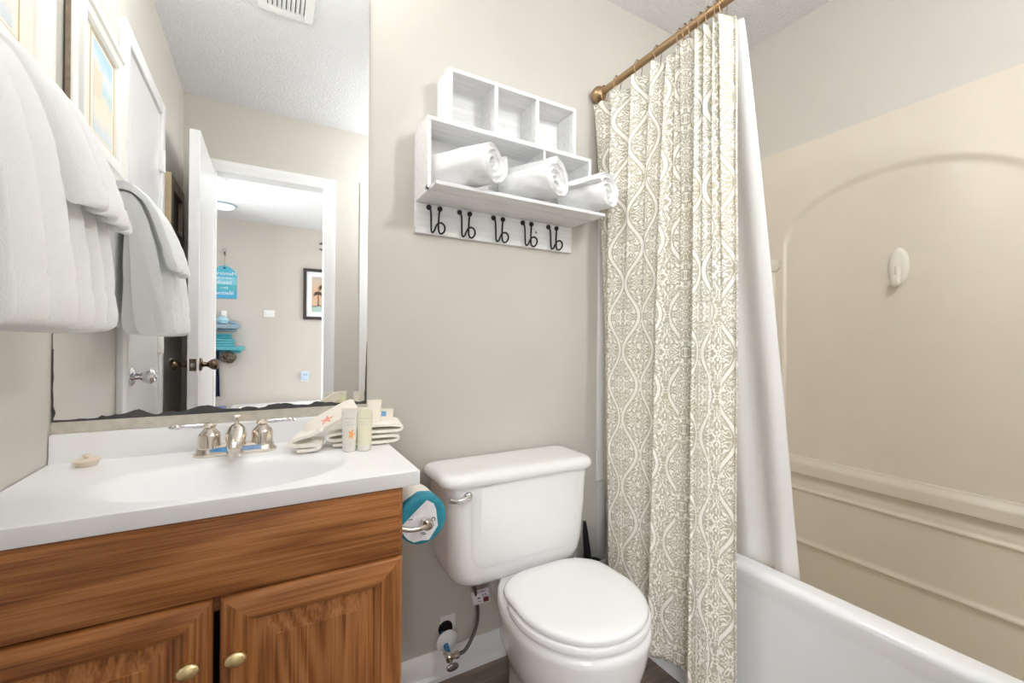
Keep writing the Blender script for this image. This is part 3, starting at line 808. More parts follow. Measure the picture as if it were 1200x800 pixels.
# faucet
fx, fy = -0.062, 1.242
fc = thing('faucet', (fx, fy, CT), 'polished two handle faucet with lever handles at the back of the sink', 'faucet')
bm = BM()
def stad(z, e):  # stadium outline
    out = []
    for k in range(24):
        a = 2*math.pi*k/24; out.append((fx+(0.055 if math.cos(a) > 0 else -0.055)+(0.031-e)*math.cos(a), fy+(0.029-e)*math.sin(a), z))
    return out
loft(bm, [stad(CT, 0), stad(CT+0.005, 0), stad(CT+0.009, 0.004), stad(CT+0.019, 0.007), stad(CT+0.023, 0.011)]); bp = obj('base_plate', bm, 'nickel', fc)
bm = BM(); loft(bm, [[(fx+s*0.052, fy-0.0258, CT+0.004) , (fx+s*0.052, fy-0.0226, CT+0.019), (fx+s*0.052, fy-0.018, CT+0.019), (fx+s*0.052, fy-0.018, CT+0.006)] for s in (-1, 1)]); obj('blue_reflection_strip', bm, 'bluereflection', bp)  # tinted strip stands in for a blue reflection on the base plate
for s in (-1, 1):
    hx = fx+s*0.054
    bm = BM(); lathe(bm, [(0.024, 0.018), (0.024, 0.022), (0.0235, 0.024), (0.023, 0.046), (0.021, 0.052), (0.012, 0.061), (0.010, 0.064), (0.0135, 0.067), (0.014, 0.071), (0.010, 0.0755), (0, 0.077)], (hx, fy, CT)); h = obj('handle', bm, 'nickel', fc)
    bm = BM(); dx = Vector((s, -0.15, 0.02)).normalized()
    lathe(bm, [(0.0045, 0.008), (0.004, 0.014), (0.0055, 0.020), (0.0052, 0.050), (0.0038, 0.056), (0.006, 0.060), (0.0055, 0.064), (0.0032, 0.067), (0.005, 0.071), (0.003, 0.076), (0, 0.077)], (hx, fy, CT+0.0705), dx, 14); obj('lever', bm, 'chrome', h)
bm = BM()
rg = []
for (y, z, rx, rz) in ((fy+0.014, 0.040, 0.010, 0.016), (fy+0.004, 0.046, 0.021, 0.024), (fy-0.02, 0.044, 0.0225, 0.024), (fy-0.045, 0.040, 0.020, 0.021), (fy-0.07, 0.034, 0.0165, 0.016), (fy-0.09, 0.029, 0.014, 0.012), (fy-0.099, 0.026, 0.009, 0.008)):
    rg.append([(fx+rx*math.cos(t), y, CT+z+rz*math.sin(t)) for t in [2*math.pi*k/20 for k in range(20)]])
loft(bm, rg); sp = obj('spout', bm, 'nickel', fc)
bm = BM(); lathe(bm, [(0.012, 0.0), (0.0125, 0.010), (0.0115, 0.016)], (fx, fy-0.082, CT+0.009)); obj('aerator', bm, 'nickel', sp)
bm = BM(); lathe(bm, [(0.020, 0.015), (0.020, 0.030)], (fx, fy-0.005, CT)); obj('spout_base', bm, 'nickel', fc)
bm = BM(); lathe(bm, [(0.009, 0.06), (0.006, 0.068), (0.0035, 0.074), (0.0035, 0.080), (0.008, 0.084), (0.0085, 0.088), (0.005, 0.091), (0, 0.092)], (fx, fy+0.004, CT)); obj('drain_lift_knob', bm, 'nickel', fc)

# rubber stopper
st = thing('rubber_stopper', (-0.335, 1.258, CT+0.0005), 'small cream rubber sink stopper with a knob at the back left of the sink top', 'stopper')
obj('plug', lathe(BM(), [(0.017, 0), (0.0185, 0.002), (0.0215, 0.009), (0.0235, 0.010), (0.0235, 0.013), (0.019, 0.0145), (0.008, 0.015)], (-0.335, 1.258, CT+0.0005), (0, 0, 1), 28), 'soap', st)
obj('knob', lathe(BM(), [(0.004, 0.014), (0.004, 0.018), (0.0075, 0.0205), (0.007, 0.0235), (0, 0.0245)], (-0.335, 1.258, CT+0.0005), (0, 0, 1), 18), 'soap', st)

# ------------------------------------------------------------------ toiletries on the sink top
def cloth_fold(name, path, y0, y1, th, m, label, cat, rot=0.0, pivot=(0, 0), wob=0.004, ny=18):
    """folded cloth: path in (x,z) followed through its layers, extruded along y"""
    P = smooth_path([(a, 0, b) for a, b in path], 2); bm = BM()
    def offs(s):
        out = []
        for i, p in enumerate(P):
            d = (P[min(i+1, len(P)-1)]-P[max(i-1, 0)]).normalized(); nrm = Vector((-d.z, 0, d.x)); out.append(p+nrm*s*th/2)
        return out
    loop = offs(1)+offs(-1)[::-1]
    rings = []
    for j in range(ny+1):
        t = j/ny; y = y0+(y1-y0)*t
        rings.append([(p.x+wob*ns(p.x*18, y*14, p.z*30), y+wob*0.6*ns(p.x*12, p.z*25, 4), p.z+wob*0.35*ns(p.x*22, y*20, 7)*(1 if p.z > CT+0.006 else 0)) for p in loop])
    loft(bm, rings)
    mw = Matrix.Translation((pivot[0], pivot[1], 0)) @ Matrix.Rotation(rot, 4, 'Z') @ Matrix.Translation((-pivot[0], -pivot[1], 0))
    bm.transform(mw)
    return tag(obj(name, bm, m, ang=60), label, cat)
zb = CT+0.004
cloth_fold('washcloth', [(0.150, zb+0.004), (0.20, zb+0.003), (0.30, zb+0.004), (0.316, zb+0.012), (0.30, zb+0.02), (0.20, zb+0.017), (0.150, zb+0.015), (0.137, zb+0.024), (0.150, zb+0.032), (0.2, zb+0.033), (0.305, zb+0.030), (0.326, zb+0.037), (0.31, zb+0.048), (0.2, zb+0.047), (0.155, zb+0.047)],
           1.165, 1.275, 0.007, 'cream_cloth', 'cream washcloth folded in layers at the right end of the sink top', 'washcloth', R_(-8), (0.2, 1.2))
def squeeze_tube(loc, h, wd, m, label, capm, tilt=0.0, rotz=0.0, art=None):
    t = thing('squeeze_tube', loc, label, 'tube', 'travel toiletry tubes by the sink')
    lx, lyy, lz = loc
    mw = Matrix.Translation(loc) @ Matrix.Rotation(rotz, 4, 'Z') @ Matrix.Rotation(tilt, 4, 'X')
    bm = BM(); rg = []
    for k in range(9):
        q = k/8; z = 0.014+(h-0.014)*q
        a = wd*(0.46+0.05*q); b = wd*0.42*(1-q**1.5)+0.0012
        rg.append([(a*math.cos(tt), b*math.sin(tt), z) for tt in [2*math.pi*i/28 for i in range(28)]])
    loft(bm, rg); bm.transform(mw); obj('tube_body', bm, m, t)
    bm = BM(); box(bm, -wd*0.51, wd*0.51, -0.0016, 0.0016, h-0.008, h+0.002, 0.0004, 1); bm.transform(mw); obj('crimped_end', bm, 'tubewhite', t)
    bm = BM(); lathe(bm, [(wd*0.42, 0), (wd*0.45, 0.001), (wd*0.45, 0.013), (wd*0.42, 0.0145)], (0, 0, 0)); bm.transform(mw); obj('cap', bm, capm, t)
    if art:
        for (nm, am, ax, az, aw, ah) in art:
            bm = BM(); n = 8
            def fy_(x, z):
                q = min(1, max(0, (z-0.014)/(h-0.014))); a = wd*(0.46+0.05*q); b = wd*0.42*(1-q**1.5)+0.0012
                return -b*math.sqrt(max(0, 1-(x/a)**2))-0.0005
            if nm == 'flower':
                vs = []
                c = bm.verts.new((ax, fy_(ax, az), az))
                for i in range(20):
                    tt = 2*math.pi*i/20; r = 0.7+0.3*math.cos(5*tt)
                    X, Zz = ax+aw*r*math.cos(tt), az+ah*r*math.sin(tt); vs.append(bm.verts.new((X, fy_(X, Zz), Zz)))
                for i in range(20): bm.faces.new((c, vs[i], vs[(i+1) % 20]))
            else:
                grid(bm, lambda u, v: (ax-aw/2+aw*u, fy_(ax-aw/2+aw*u, az-ah/2+ah*v), az-ah/2+ah*v), n, 2)
            bm.transform(mw); obj(nm, bm, am, t)
    return t
lines = [('print_line', 'greyprint', 0.0, 0.080, 0.024, 0.0012), ('print_line', 'greyprint', -0.003, 0.071, 0.014, 0.0009), ('print_line', 'greyprint', -0.001, 0.065, 0.020, 0.0009)]
squeeze_tube((0.180, 1.134, CT+0.0006), 0.104, 0.036, 'tubeclear', 'frosted travel tube with an orange flower standing before the cream cloths', 'tubeclear', rotz=R_(-14), art=lines+[('flower', 'orange', 0.006, 0.042, 0.008, 0.014)])
squeeze_tube((0.2145, 1.124, CT+0.0006), 0.104, 0.036, 'tubeyellow', 'pale yellow travel tube standing before the cream cloths', 'tubeclear', rotz=R_(-18), art=lines)
squeeze_tube((0.255, 1.205, CT+0.052), 0.060, 0.038, 'tubewhite', 'opaque cream tube standing up behind the yellow tube', 'tubewhite', rotz=R_(-15))
# small box behind
bm = BM(); mw = Matrix.Translation((0.292, 1.225, CT+0.058)) @ Matrix.Rotation(R_(-18), 4, 'Z') @ Matrix.Rotation(R_(4), 4, 'Y')
bx_ = thing('toiletry_carton', (0.292, 1.225, CT+0.055), 'small cream carton with a blue printed corner on the washcloth', 'carton')
box(bm, -0.017, 0.017, -0.008, 0.008, -0.004, 0.026, 0.0008, 1); bm.transform(mw); obj('carton_body', bm, 'tubewhite', bx_)
bm = BM(); box(bm, -0.014, -0.001, -0.0086, -0.0081, 0.006, 0.020); bm.transform(mw); obj('printed_corner', bm, 'blueprint', bx_)
# second cloth with the sachet leaning up
cloth_fold('washcloth', [(0.075, zb+0.002), (0.10, zb+0.003), (0.122, zb+0.006), (0.127, zb+0.014), (0.10, zb+0.014), (0.07, zb+0.014), (0.056, zb+0.022), (0.068, zb+0.031), (0.10, zb+0.038), (0.126, zb+0.050)],
           1.15, 1.245, 0.008, 'cream_cloth', 'cream folded washcloth beside the faucet with the flower sachet leaning on it', 'washcloth', R_(-12), (0.1, 1.2))
sc = thing('soap_sachet', (0.14, 1.185, CT+0.046), 'flat cream sachet with a pink flower leaning over the folded washcloth', 'sachet')
sm_ = Matrix.Translation((0.145, 1.20, CT+0.074)) @ Matrix.Rotation(R_(-6), 4, 'Z') @ Matrix.Rotation(R_(-29), 4, 'Y') @ Matrix.Rotation(R_(38), 4, 'X')
bm = BM()
rg = [[(0.068*(1-e)*math.copysign(abs(math.cos(t))**0.35, math.cos(t)), 0.027*(1-e)*math.copysign(abs(math.sin(t))**0.35, math.sin(t)), z) for t in [2*math.pi*k/40 for k in range(40)]] for z, e in ((-0.001, 0), (0.001, 0), (0.0055, 0.12), (0.007, 0.35))]
loft(bm, rg); bm.transform(sm_); obj('wrapper', bm, 'tubewhite', sc)
bm = BM(); c = bm.verts.new((-0.01, -0.006, 0.0078)); vs = []
for i in range(24):
    tt = 2*math.pi*i/24; r = 0.012*(0.65+0.35*math.cos(5*tt)); vs.append(bm.verts.new((-0.01+r*1.5*math.cos(tt), -0.006+r*math.sin(tt), 0.0076)))
for i in range(24): bm.faces.new((c, vs[i], vs[(i+1) % 24]))
bm.transform(sm_); obj('flower', bm, 'pink', sc)

# ------------------------------------------------------------------ toilet
TCX = 0.69
to = thing('toilet', (TCX, 1.05, 0), 'white two piece toilet with closed round lid beside the oak vanity', 'toilet')
def rr2(cx, cy, hw, hd, r, z, n=8, rb=None):
    """rounded rectangle, front corners radius r, back radius rb"""
    rb = r if rb is None else rb; out = []
    for sx, sy, a0, q in ((1, 1, 0, rb), (-1, 1, 90, rb), (-1, -1, 180, r), (1, -1, 270, r)):
        for k in range(n+1):
            a = R_(a0+90*k/n); out.append((cx+sx*(hw-q)+q*math.cos(a), cy+sy*(hd-q)+q*math.sin(a), z))
    return out
TKY, TKC = 1.205, 0.6825
bm = BM(); rg = []
for z, hw, hd, r in ((0.374, 0.180, 0.066, 0.04), (0.377, 0.200, 0.080, 0.05), (0.388, 0.216, 0.088, 0.055), (0.41, 0.228, 0.0915, 0.055), (0.45, 0.234, 0.0930, 0.05), (0.55, 0.238, 0.0945, 0.042), (0.668, 0.243, 0.096, 0.038)):
    rg.append(rr2(TKC, TKY, hw, hd, r, z, 8, 0.03))
loft(bm, rg); tk = obj('tank', bm, 'porcelain', to)
# raised panel line on the tank front
bm = BM(); rg = []
def tank_front_y(z): 
    t = (z-0.41)/(0.668-0.41); return TKY-(0.0905+(0.096-0.0905)*max(0, min(1, t)))
def panel_out(e, dy):
    out = []; x0, x1, z0, z1, r = TKC-0.192+e, TKC+0.200-e, 0.415+e, 0.666, 0.05
    for cx, cz, a0, q in ((x1-0.004, z1-0.004, 0, 0.004), (x0+0.004, z1-0.004, 90, 0.004), (x0+r, z0+r, 180, r), (x1-r, z0+r, 270, r)):
        for k in range(7):
            a = R_(a0+15*k); X, Z = cx+q*math.cos(a), cz+q*math.sin(a); out.append((X, tank_front_y(Z)+dy, Z))
    return out
loft(bm, [panel_out(0, 0.003), panel_out(0.004, 0.0008), panel_out(0.010, -0.0012), panel_out(0.018, -0.0026), panel_out(0.028, -0.003), panel_out(0.04, -0.003)], False, True); obj('front_panel', bm, 'porcelain', to, ang=80)
bm = BM(); rg = []
for z, e in ((0.667, 0.012), (0.668, 0.004), (0.674, 0.0), (0.684, 0.0), (0.694, 0.005), (0.700, 0.014), (0.702, 0.030), (0.7025, 0.06)):
    rg.append(rr2(TKC, TKY-0.002, 0.264-e, 0.107-e*0.9, 0.05-e*0.3, z, 8, 0.03))
loft(bm, rg); obj('tank_lid', bm, 'porcelain', to)
bm = BM(); lx, lz = 0.490, 0.643; ly = tank_front_y(lz)
lathe(bm, [(0.013, 0), (0.0135, 0.003), (0.012, 0.008), (0.008, 0.012), (0, 0.0135)], (lx, ly, lz), (0, -1, 0))
tube(bm, smooth_path([(lx, ly-0.009, lz), (lx-0.018, ly-0.014, lz-0.003), (lx-0.04, ly-0.014, lz-0.005), (lx-0.060, ly-0.013, lz+0.003)], 2), 0.0072, 10)
obj('flush_lever', bm, 'chrome', to)
SCX = 0.712
def seat_ring(z, a, yc, bf, bb, nb=2.5, n=56, cx=SCX):
    out = []
    for k in range(n):
        t = 2*math.pi*k/n; c, s = math.cos(t), math.sin(t)
        if s < 0: x, y = a*math.copysign(abs(c)**0.95, c), bf*s
        else: x, y = a*math.copysign(abs(c)**(2/nb), c), bb*abs(s)**(2/nb)
        if s > 0: x *= 1-0.34*(s**1.3)
        out.append((cx+x, yc+y, z))
    return out
YC = 0.905
bm = BM(); loft(bm, [seat_ring(0.402, 0.164, YC, 0.177, 0.158, 6), seat_ring(0.403, 0.170, YC, 0.183, 0.163, 6), seat_ring(0.409, 0.173, YC, 0.186, 0.166, 6), seat_ring(0.416, 0.171, YC, 0.184, 0.164, 6), seat_ring(0.421, 0.162, YC, 0.175, 0.155, 6), seat_ring(0.4235, 0.14, YC, 0.144, 0.125, 4), seat_ring(0.4245, 0.06, YC, 0.06, 0.05, 3)])
obj('seat_lid', bm, 'seatplastic', to, ang=50)
bm = BM(); loft(bm, [seat_ring(0.380, 0.170, YC, 0.181, 0.15, 3.5), seat_ring(0.382, 0.178, YC, 0.189, 0.156, 3.5), seat_ring(0.390, 0.181, YC, 0.192, 0.157, 3.5), seat_ring(0.398, 0.178, YC, 0.189, 0.156, 3.5), seat_ring(0.4005, 0.170, YC, 0.181, 0.150, 3.5)])
obj('seat', bm, 'seatplastic', to, ang=50)
bm = BM()
bm.free()
for s in (-1, 1):
    bm = BM(); tube(bm, [(SCX+s*0.075-0.02, 1.062, 0.391), (SCX+s*0.075+0.02, 1.062, 0.391)], 0.009, 14); box(bm, SCX+s*0.075-0.018, SCX+s*0.075+0.018, 1.055, 1.080, 0.375, 0.398, 0.004)
    obj('seat_hinge', bm, 'seatplastic', to)
bm = BM(); rg = []
for z, a, yc, bf, bb, nb in ((0.0, 0.118, 1.00, 0.22, 0.20, 3.0), (0.02, 0.112, 1.00, 0.215, 0.19, 3.0), (0.06, 0.105, 1.00, 0.20, 0.185, 3.0), (0.13, 0.105, 0.99, 0.195, 0.20, 3.0), (0.19, 0.128, 0.96, 0.205, 0.24, 3.0), (0.25, 0.160, 0.925, 0.192, 0.27, 3.0), (0.30, 0.170, 0.910, 0.190, 0.27, 3.2), (0.335, 0.177, 0.907, 0.192, 0.27, 3.2), (0.352, 0.180, 0.907, 0.195, 0.27, 3.2), (0.362, 0.181, 0.907, 0.196, 0.27, 3.2), (0.372, 0.178, 0.907, 0.193, 0.27, 3.2), (0.379, 0.174, 0.907, 0.183, 0.26, 3.2)):
    rg.append(seat_ring(z, a, yc, bf, bb, nb))
loft(bm, rg); obj('bowl', bm, 'porcelain', to, ang=60)
bm = BM(); rg = [rr2(SCX, 1.14, 0.105-e, 0.10-e, 0.03, z) for z, e in ((0.25, 0.03), (0.30, 0.008), (0.345, 0.0), (0.366, 0.0), (0.3715, 0.006))]
loft(bm, rg); obj('tank_deck', bm, 'porcelain', to)
bm = BM()
bm.free()
for s in (-1, 1): obj('bolt_cap', lathe(BM(), [(0.014, 0), (0.014, 0.012), (0.009, 0.02), (0, 0.022)], (SCX+s*0.10, 1.02, 0.015), (0, 0, 1), 14), 'porcelain', to)

# shutoff valve with supply hose
vx, vy, vz = 0.498, YB, 0.135
sv = thing('shutoff_valve', (vx, YB, vz), 'toilet shutoff valve with a braided supply hose and loose white escutcheon', 'valve')
obj('escutcheon', lathe(BM(), [(0.012, 0.0), (0.034, 0.0), (0.035, 0.002), (0.03, 0.006), (0.012, 0.011), (0.0105, 0.011)], (vx+0.003, YB-0.035, vz-0.004), (0.05, -1, -0.12), 32), 'whiteplastic', sv)
bm = BM(); lathe(bm, [(0.024, 0), (0.024, 0.002), (0, 0.0022)], (vx+0.012, YB, vz+0.012), (0, -1, 0), 24); obj('wall_hole', bm, 'black', sv)
bm = BM(); box(bm, vx-0.006, vx+0.046, YB-0.0015, YB, vz-0.03, vz+0.05); obj('wall_patch', bm, 'whiteplastic', sv)
obj('stub_pipe', tube(BM(), [(vx+0.002, YB, vz), (vx-0.006, YB-0.070, vz-0.018)], 0.008, 14), 'bluecopper', sv)
wx, wz, WB = vx-0.008, vz-0.020, YB-0.006
bm = BM(); lathe(bm, [(0.010, 0), (0.0115, 0.002), (0.0115, 0.014), (0.010, 0.018), (0.012, 0.02), (0.012, 0.034), (0.008, 0.038)], (wx, WB-0.052, wz-0.004), (0, -1, 0), 14)
tube(bm, [(wx, WB-0.078, wz-0.004), (wx+0.03, WB-0.078, wz-0.004)], 0.0085, 12); lathe(bm, [(0.0105, 0), (0.0105, 0.012)], (wx+0.020, WB-0.078, wz-0.004), (1, 0, 0), 6)
obj('valve_body', bm, 'nickel', sv)
bm = BM(); lathe(bm, [(0.005, 0), (0.005, 0.018)], (wx, WB-0.088, wz-0.006), (0, -1, -0.35), 10)
obj('valve_stem', bm, 'nickel', sv)
bm = BM(); rg = []
for q, e in ((0, 0.7), (0.003, 1.0), (0.008, 1.0), (0.010, 0.8)):
    rg.append([(wx+0.019*e*math.cos(t), WB-0.103-q, wz-0.013+0.011*e*math.sin(t)) for t in [2*math.pi*k/20 for k in range(20)]])
loft(bm, rg); obj('valve_handle', bm, 'steel', sv)
hose = smooth_path([(vx+0.024, YB-0.084, vz-0.024), (vx+0.048, YB-0.084, vz-0.022), (vx+0.085, YB-0.078, vz+0.03), (vx+0.092, YB-0.08, vz+0.08), (vx+0.080, YB-0.085, vz+0.14), (vx+0.064, YB-0.10, vz+0.20), (vx+0.058, YB-0.11, vz+0.243)], 3)
hs = obj('supply_hose', tube(BM(), hose, 0.0056, 12), 'braid', sv)
tg = BM(); mwt = Matrix.Translation((vx+0.086, YB-0.093, vz+0.138)) @ Matrix.Rotation(R_(-12), 4, 'Z') @ Matrix.Rotation(R_(-6), 4, 'Y')
box(tg, -0.016, 0.033, -0.0006, 0.0006, -0.022, 0.022, 0.0003, 1); tg.transform(mwt); pt = obj('hose_label', tg, 'tagwhite', hs); pt['label'] = 'white printed label wrapped on the hose'
tb = BM(); tube(tb, [mwt @ Vector((-0.014, 0.006, -0.020)), mwt @ Vector((-0.017, 0.006, 0.020))], 0.0072, 14); tb2 = obj('label_wrap', tb, 'tagwhite', sv)
rx90 = Matrix.Rotation(R_(90), 4, 'X')
text_mesh('label_lettering', 'RAPRO', 0.0105, 'ink', sv, mwt @ Matrix.Translation((0.010, -0.0009, 0.012)) @ rx90, 0.0001)
bm = BM(); box(bm, 0.014, 0.031, -0.0012, -0.0007, -0.019, -0.004); bm.transform(mwt); obj('label_red_square', bm, 'maroon', sv)
bm = BM(); 
for (a, b, c, d) in ((0.012, 0.016, 0.003, 0.007), (0.020, 0.024, 0.003, 0.007), (0.011, 0.029, -0.001, 0.0002), (-0.004, 0.004, -0.005, -0.001), (-0.004, 0.008, -0.014, -0.0128)): box(bm, a, b, -0.0012, -0.0007, c, d)
bm.transform(mwt); obj('label_print', bm, 'ink', sv)

# toilet brush
tbh = thing('toilet_brush', (1.072, 1.280, 0), 'black handled toilet brush in a grey bin behind the toilet', 'toilet brush')
bm = BM(); outer = [rr2(1.072, 1.280, 0.052+0.006*q, 0.036+0.006*q, 0.025, 0.262*q) for q in (0, 0.02, 0.5, 1)]
inner = [rr2(1.072, 1.280, 0.049+0.006*q, 0.033+0.006*q, 0.022, 0.262*q) for q in (1, 0.82)]
loft(bm, outer+inner); obj('holder', bm, 'greyplastic', tbh)
obj('brush_cover', loft(BM(), [rr2(1.072, 1.280, 0.052, 0.036, 0.024, z) for z in (0.235, 0.24)]), 'blackplastic', tbh)
obj('handle', tube(BM(), [(1.062, 1.280, 0.241), (1.056, 1.282, 0.30), (1.050, 1.284, 0.36), (1.047, 1.285, 0.40)], [0.015, 0.013, 0.010, 0.006], 14), 'blackplastic', tbh)

# toilet paper on a holder arm
tpc = Vector((0.322, 0.985, 0.655)); TR = 0.057
th_ = thing('paper_holder', (0.25, 1.05, 0.665), 'chrome toilet paper holder arm on the side of the oak cabinet', 'paper holder')
bm = BM(); lathe(bm, [(0.024, 0), (0.024, 0.003), (0.018, 0.008), (0.009, 0.011)], (0.250, 0.948, 0.662), (1, 0, 0))
tube(bm, smooth_path([(0.258, 0.948, 0.662), (0.275, 0.942, 0.656), (0.30, 0.942, 0.654), (0.322, 0.948, 0.655)], 2), 0.0055, 12)
lathe(bm, [(0, -0.011), (0.008, -0.010), (0.0125, -0.004), (0.013, 0.004), (0.009, 0.010), (0.006, 0.020), (0.006, 0.15)], (0.322, 0.952, 0.655), (0, 1, 0), 18)
obj('arm', bm, 'nickel', th_)
tp = thing('toilet_roll', tuple(tpc), 'toilet paper roll in teal and white wrapper hanging beside the cabinet', 'toilet paper')
obj('paper_roll', lathe(BM(), [(0.02, 0.004), (TR-0.004, 0.004), (TR, 0.008), (TR, 0.098), (TR-0.003, 0.102), (0.02, 0.102)], tpc, (0, 1, 0), 40, cap=False), 'tissue', tp)
bm = BM(); n = 48; r1 = []; r2 = []; r3 = []
for k in range(n):
    t = 2*math.pi*k/n; wv = 0.036+0.014*ns(math.cos(t)*2, math.sin(t)*2, 4)+0.012*math.sin(2*t+0.5)
    r1.append((tpc.x+(TR+0.001)*math.cos(t), tpc.y+wv, tpc.z+(TR+0.001)*math.sin(t)))
    r2.append((tpc.x+(TR+0.001)*math.cos(t), tpc.y+0.005, tpc.z+(TR+0.001)*math.sin(t)))
    r3.append((tpc.x+(TR-0.004)*math.cos(t), tpc.y+0.001, tpc.z+(TR-0.004)*math.sin(t)))
r4 = [(tpc.x+(TR-0.012)*math.cos(2*math.pi*k/n), tpc.y+0.001, tpc.z+(TR-0.012)*math.sin(2*math.pi*k/n)) for k in range(n)]
loft(bm, [r1, r2, r3, r4], False, False); loft(bm, [r4, [(tpc.x+0.012*math.cos(2*math.pi*k/n), tpc.y+0.004, tpc.z+0.012*math.sin(2*math.pi*k/n)) for k in range(n)]], False, False)
obj('teal_wrapper', bm, 'tealpaper', tp, ang=50)
# white folded end paper: irregular polygon
poly = [(-0.056, -0.006), (0.008, 0.045), (0.025, 0.034), (0.031, 0.020), (0.036, -0.020), (0.014, -0.050), (-0.004, -0.047), (-0.022, -0.050), (-0.036, -0.040), (-0.045, -0.03), (-0.054, -0.018)]
bm = BM(); c = bm.verts.new((tpc.x, tpc.y+0.002, tpc.z))
ov = []
for i, (a, b) in enumerate(poly):
    q = min(1, (TR-0.004)/math.hypot(a, b)); ov.append(bm.verts.new((tpc.x+a*q, tpc.y-0.0005, tpc.z+b*q)))
mid = [bm.verts.new((tpc.x+(v.co.x-tpc.x)*0.5, tpc.y-0.001+0.003*((i % 2)), tpc.z+(v.co.z-tpc.z)*0.5)) for i, v in enumerate(ov)]
for i in range(len(ov)):
    j = (i+1) % len(ov); bm.faces.new((ov[i], ov[j], mid[j], mid[i])); bm.faces.new((mid[i], mid[j], c))
obj('white_end_paper', bm, 'whitepaper', tp, smooth=False)
bm = BM()
for k in range(10):
    a0, a1 = R_(-60+k*30), R_(-60+(k+1)*30); cx, cz = tpc.x+0.024, tpc.z-0.003
    v = [bm.verts.new((cx+r*math.cos(a), tpc.y-0.0022, cz+r*1.15*math.sin(a))) for r, a in ((0.0035, a0), (0.005, a0), (0.005, a1), (0.0035, a1))]; bm.faces.new(v)
for (a, b, c_, d) in ((0.022, 0.0255, -0.018, -0.0165), (0.020, 0.022, -0.024, -0.0225), (-0.006, 0.004, -0.030, -0.0285), (-0.003, 0.007, -0.034, -0.0325), (-0.036, -0.026, 0.006, 0.0075)):
    box(bm, tpc.x+a, tpc.x+b, tpc.y-0.0026, tpc.y-0.0018, tpc.z+c_, tpc.z+d)
tag(obj('printed_marks', bm, 'ink', tp, smooth=False), kind='stuff')

# ------------------------------------------------------------------ wall shelf with cubbies, hooks, rolled towels
sh = thing('wall_shelf', (0.695, YB, 1.41), 'white wooden wall shelf with cubbies above and black hooks below, over the toilet', 'shelf')
SX0, SX1, SZ = 0.395, 0.996, 1.504; FY = 1.200; tk_ = 0.012
obj('hook_board', box(BM(), SX0, SX1, YB-0.014, YB, 1.409, SZ, 0.0015, 1), 'pwood', sh)
obj('bottom_board', box(BM(), SX0, SX1, FY, YB-0.001, SZ, SZ+tk_, 0.001, 1), 'pwood', sh)
obj('lip_board', box(BM(), SX0+0.004, SX1+0.012, FY-0.062, FY-0.001, SZ+0.001, SZ+0.012, 0.0015, 1), 'pwood', sh)
for x in (SX0, SX1-tk_): obj('side_panel', box(BM(), x, x+tk_, FY, YB-0.001, SZ+tk_, 1.722-tk_, 0.001, 1), 'pwood', sh)
obj('divider', box(BM(), 0.795, 0.805, FY+0.004, YB-0.004, SZ+tk_, 1.722-tk_, 0.001, 1), 'pwood', sh)
obj('top_board', box(BM(), SX0, SX1, FY, YB-0.001, 1.722-tk_, 1.722, 0.001, 1), 'pwood', sh)
obj('back_panel', box(BM(), SX0+tk_, SX1-tk_, YB-0.005, YB-0.001, SZ+tk_, 1.722-tk_), 'pwood', sh)
UX0, UX1, UZ0, UZ1, UY = 0.467, 0.944, 1.7225, 1.896, 1.222; ut = 0.013
obj('cubby_bottom', box(BM(), UX0, UX1, UY, YB-0.001, UZ0, UZ0+ut, 0.001, 1), 'pwood', sh)
obj('cubby_top', box(BM(), UX0, UX1, UY, YB-0.001, UZ1-ut, UZ1, 0.001, 1), 'pwood', sh)
wd = (UX1-UX0-ut)/3
for k in range(4):
    x = UX0+wd*k; obj('cubby_side' if k in (0, 3) else 'cubby_divider', box(BM(), x, x+ut, UY, YB-0.001, UZ0+ut, UZ1-ut, 0.001, 1), 'pwood', sh)
obj('cubby_back', box(BM(), UX0+ut, UX1-ut, YB-0.006, YB-0.001, UZ0+ut, UZ1-ut), 'pwood', sh)
bm = BM(); box(bm, SX0-0.001, SX0+0.004, FY-0.010, FY+0.012, SZ+0.006, SZ+0.016, 0.0005, 1); tube(bm, [(SX0-0.001, FY-0.001, SZ+0.006), (SX0+0.012, FY-0.001, SZ+0.006)], 0.003, 8); obj('lip_hinge', bm, 'steel', sh)
bm = BM(); lathe(bm, [(0.004, 0), (0.004, 0.001), (0, 0.0015)], (0.836, YB-0.014, 1.466), (0, -1, 0), 12); obj('screw_head', bm, 'steel', sh)
hooks_x = (0.4565, 0.5595, 0.683, 0.798, 0.9065)
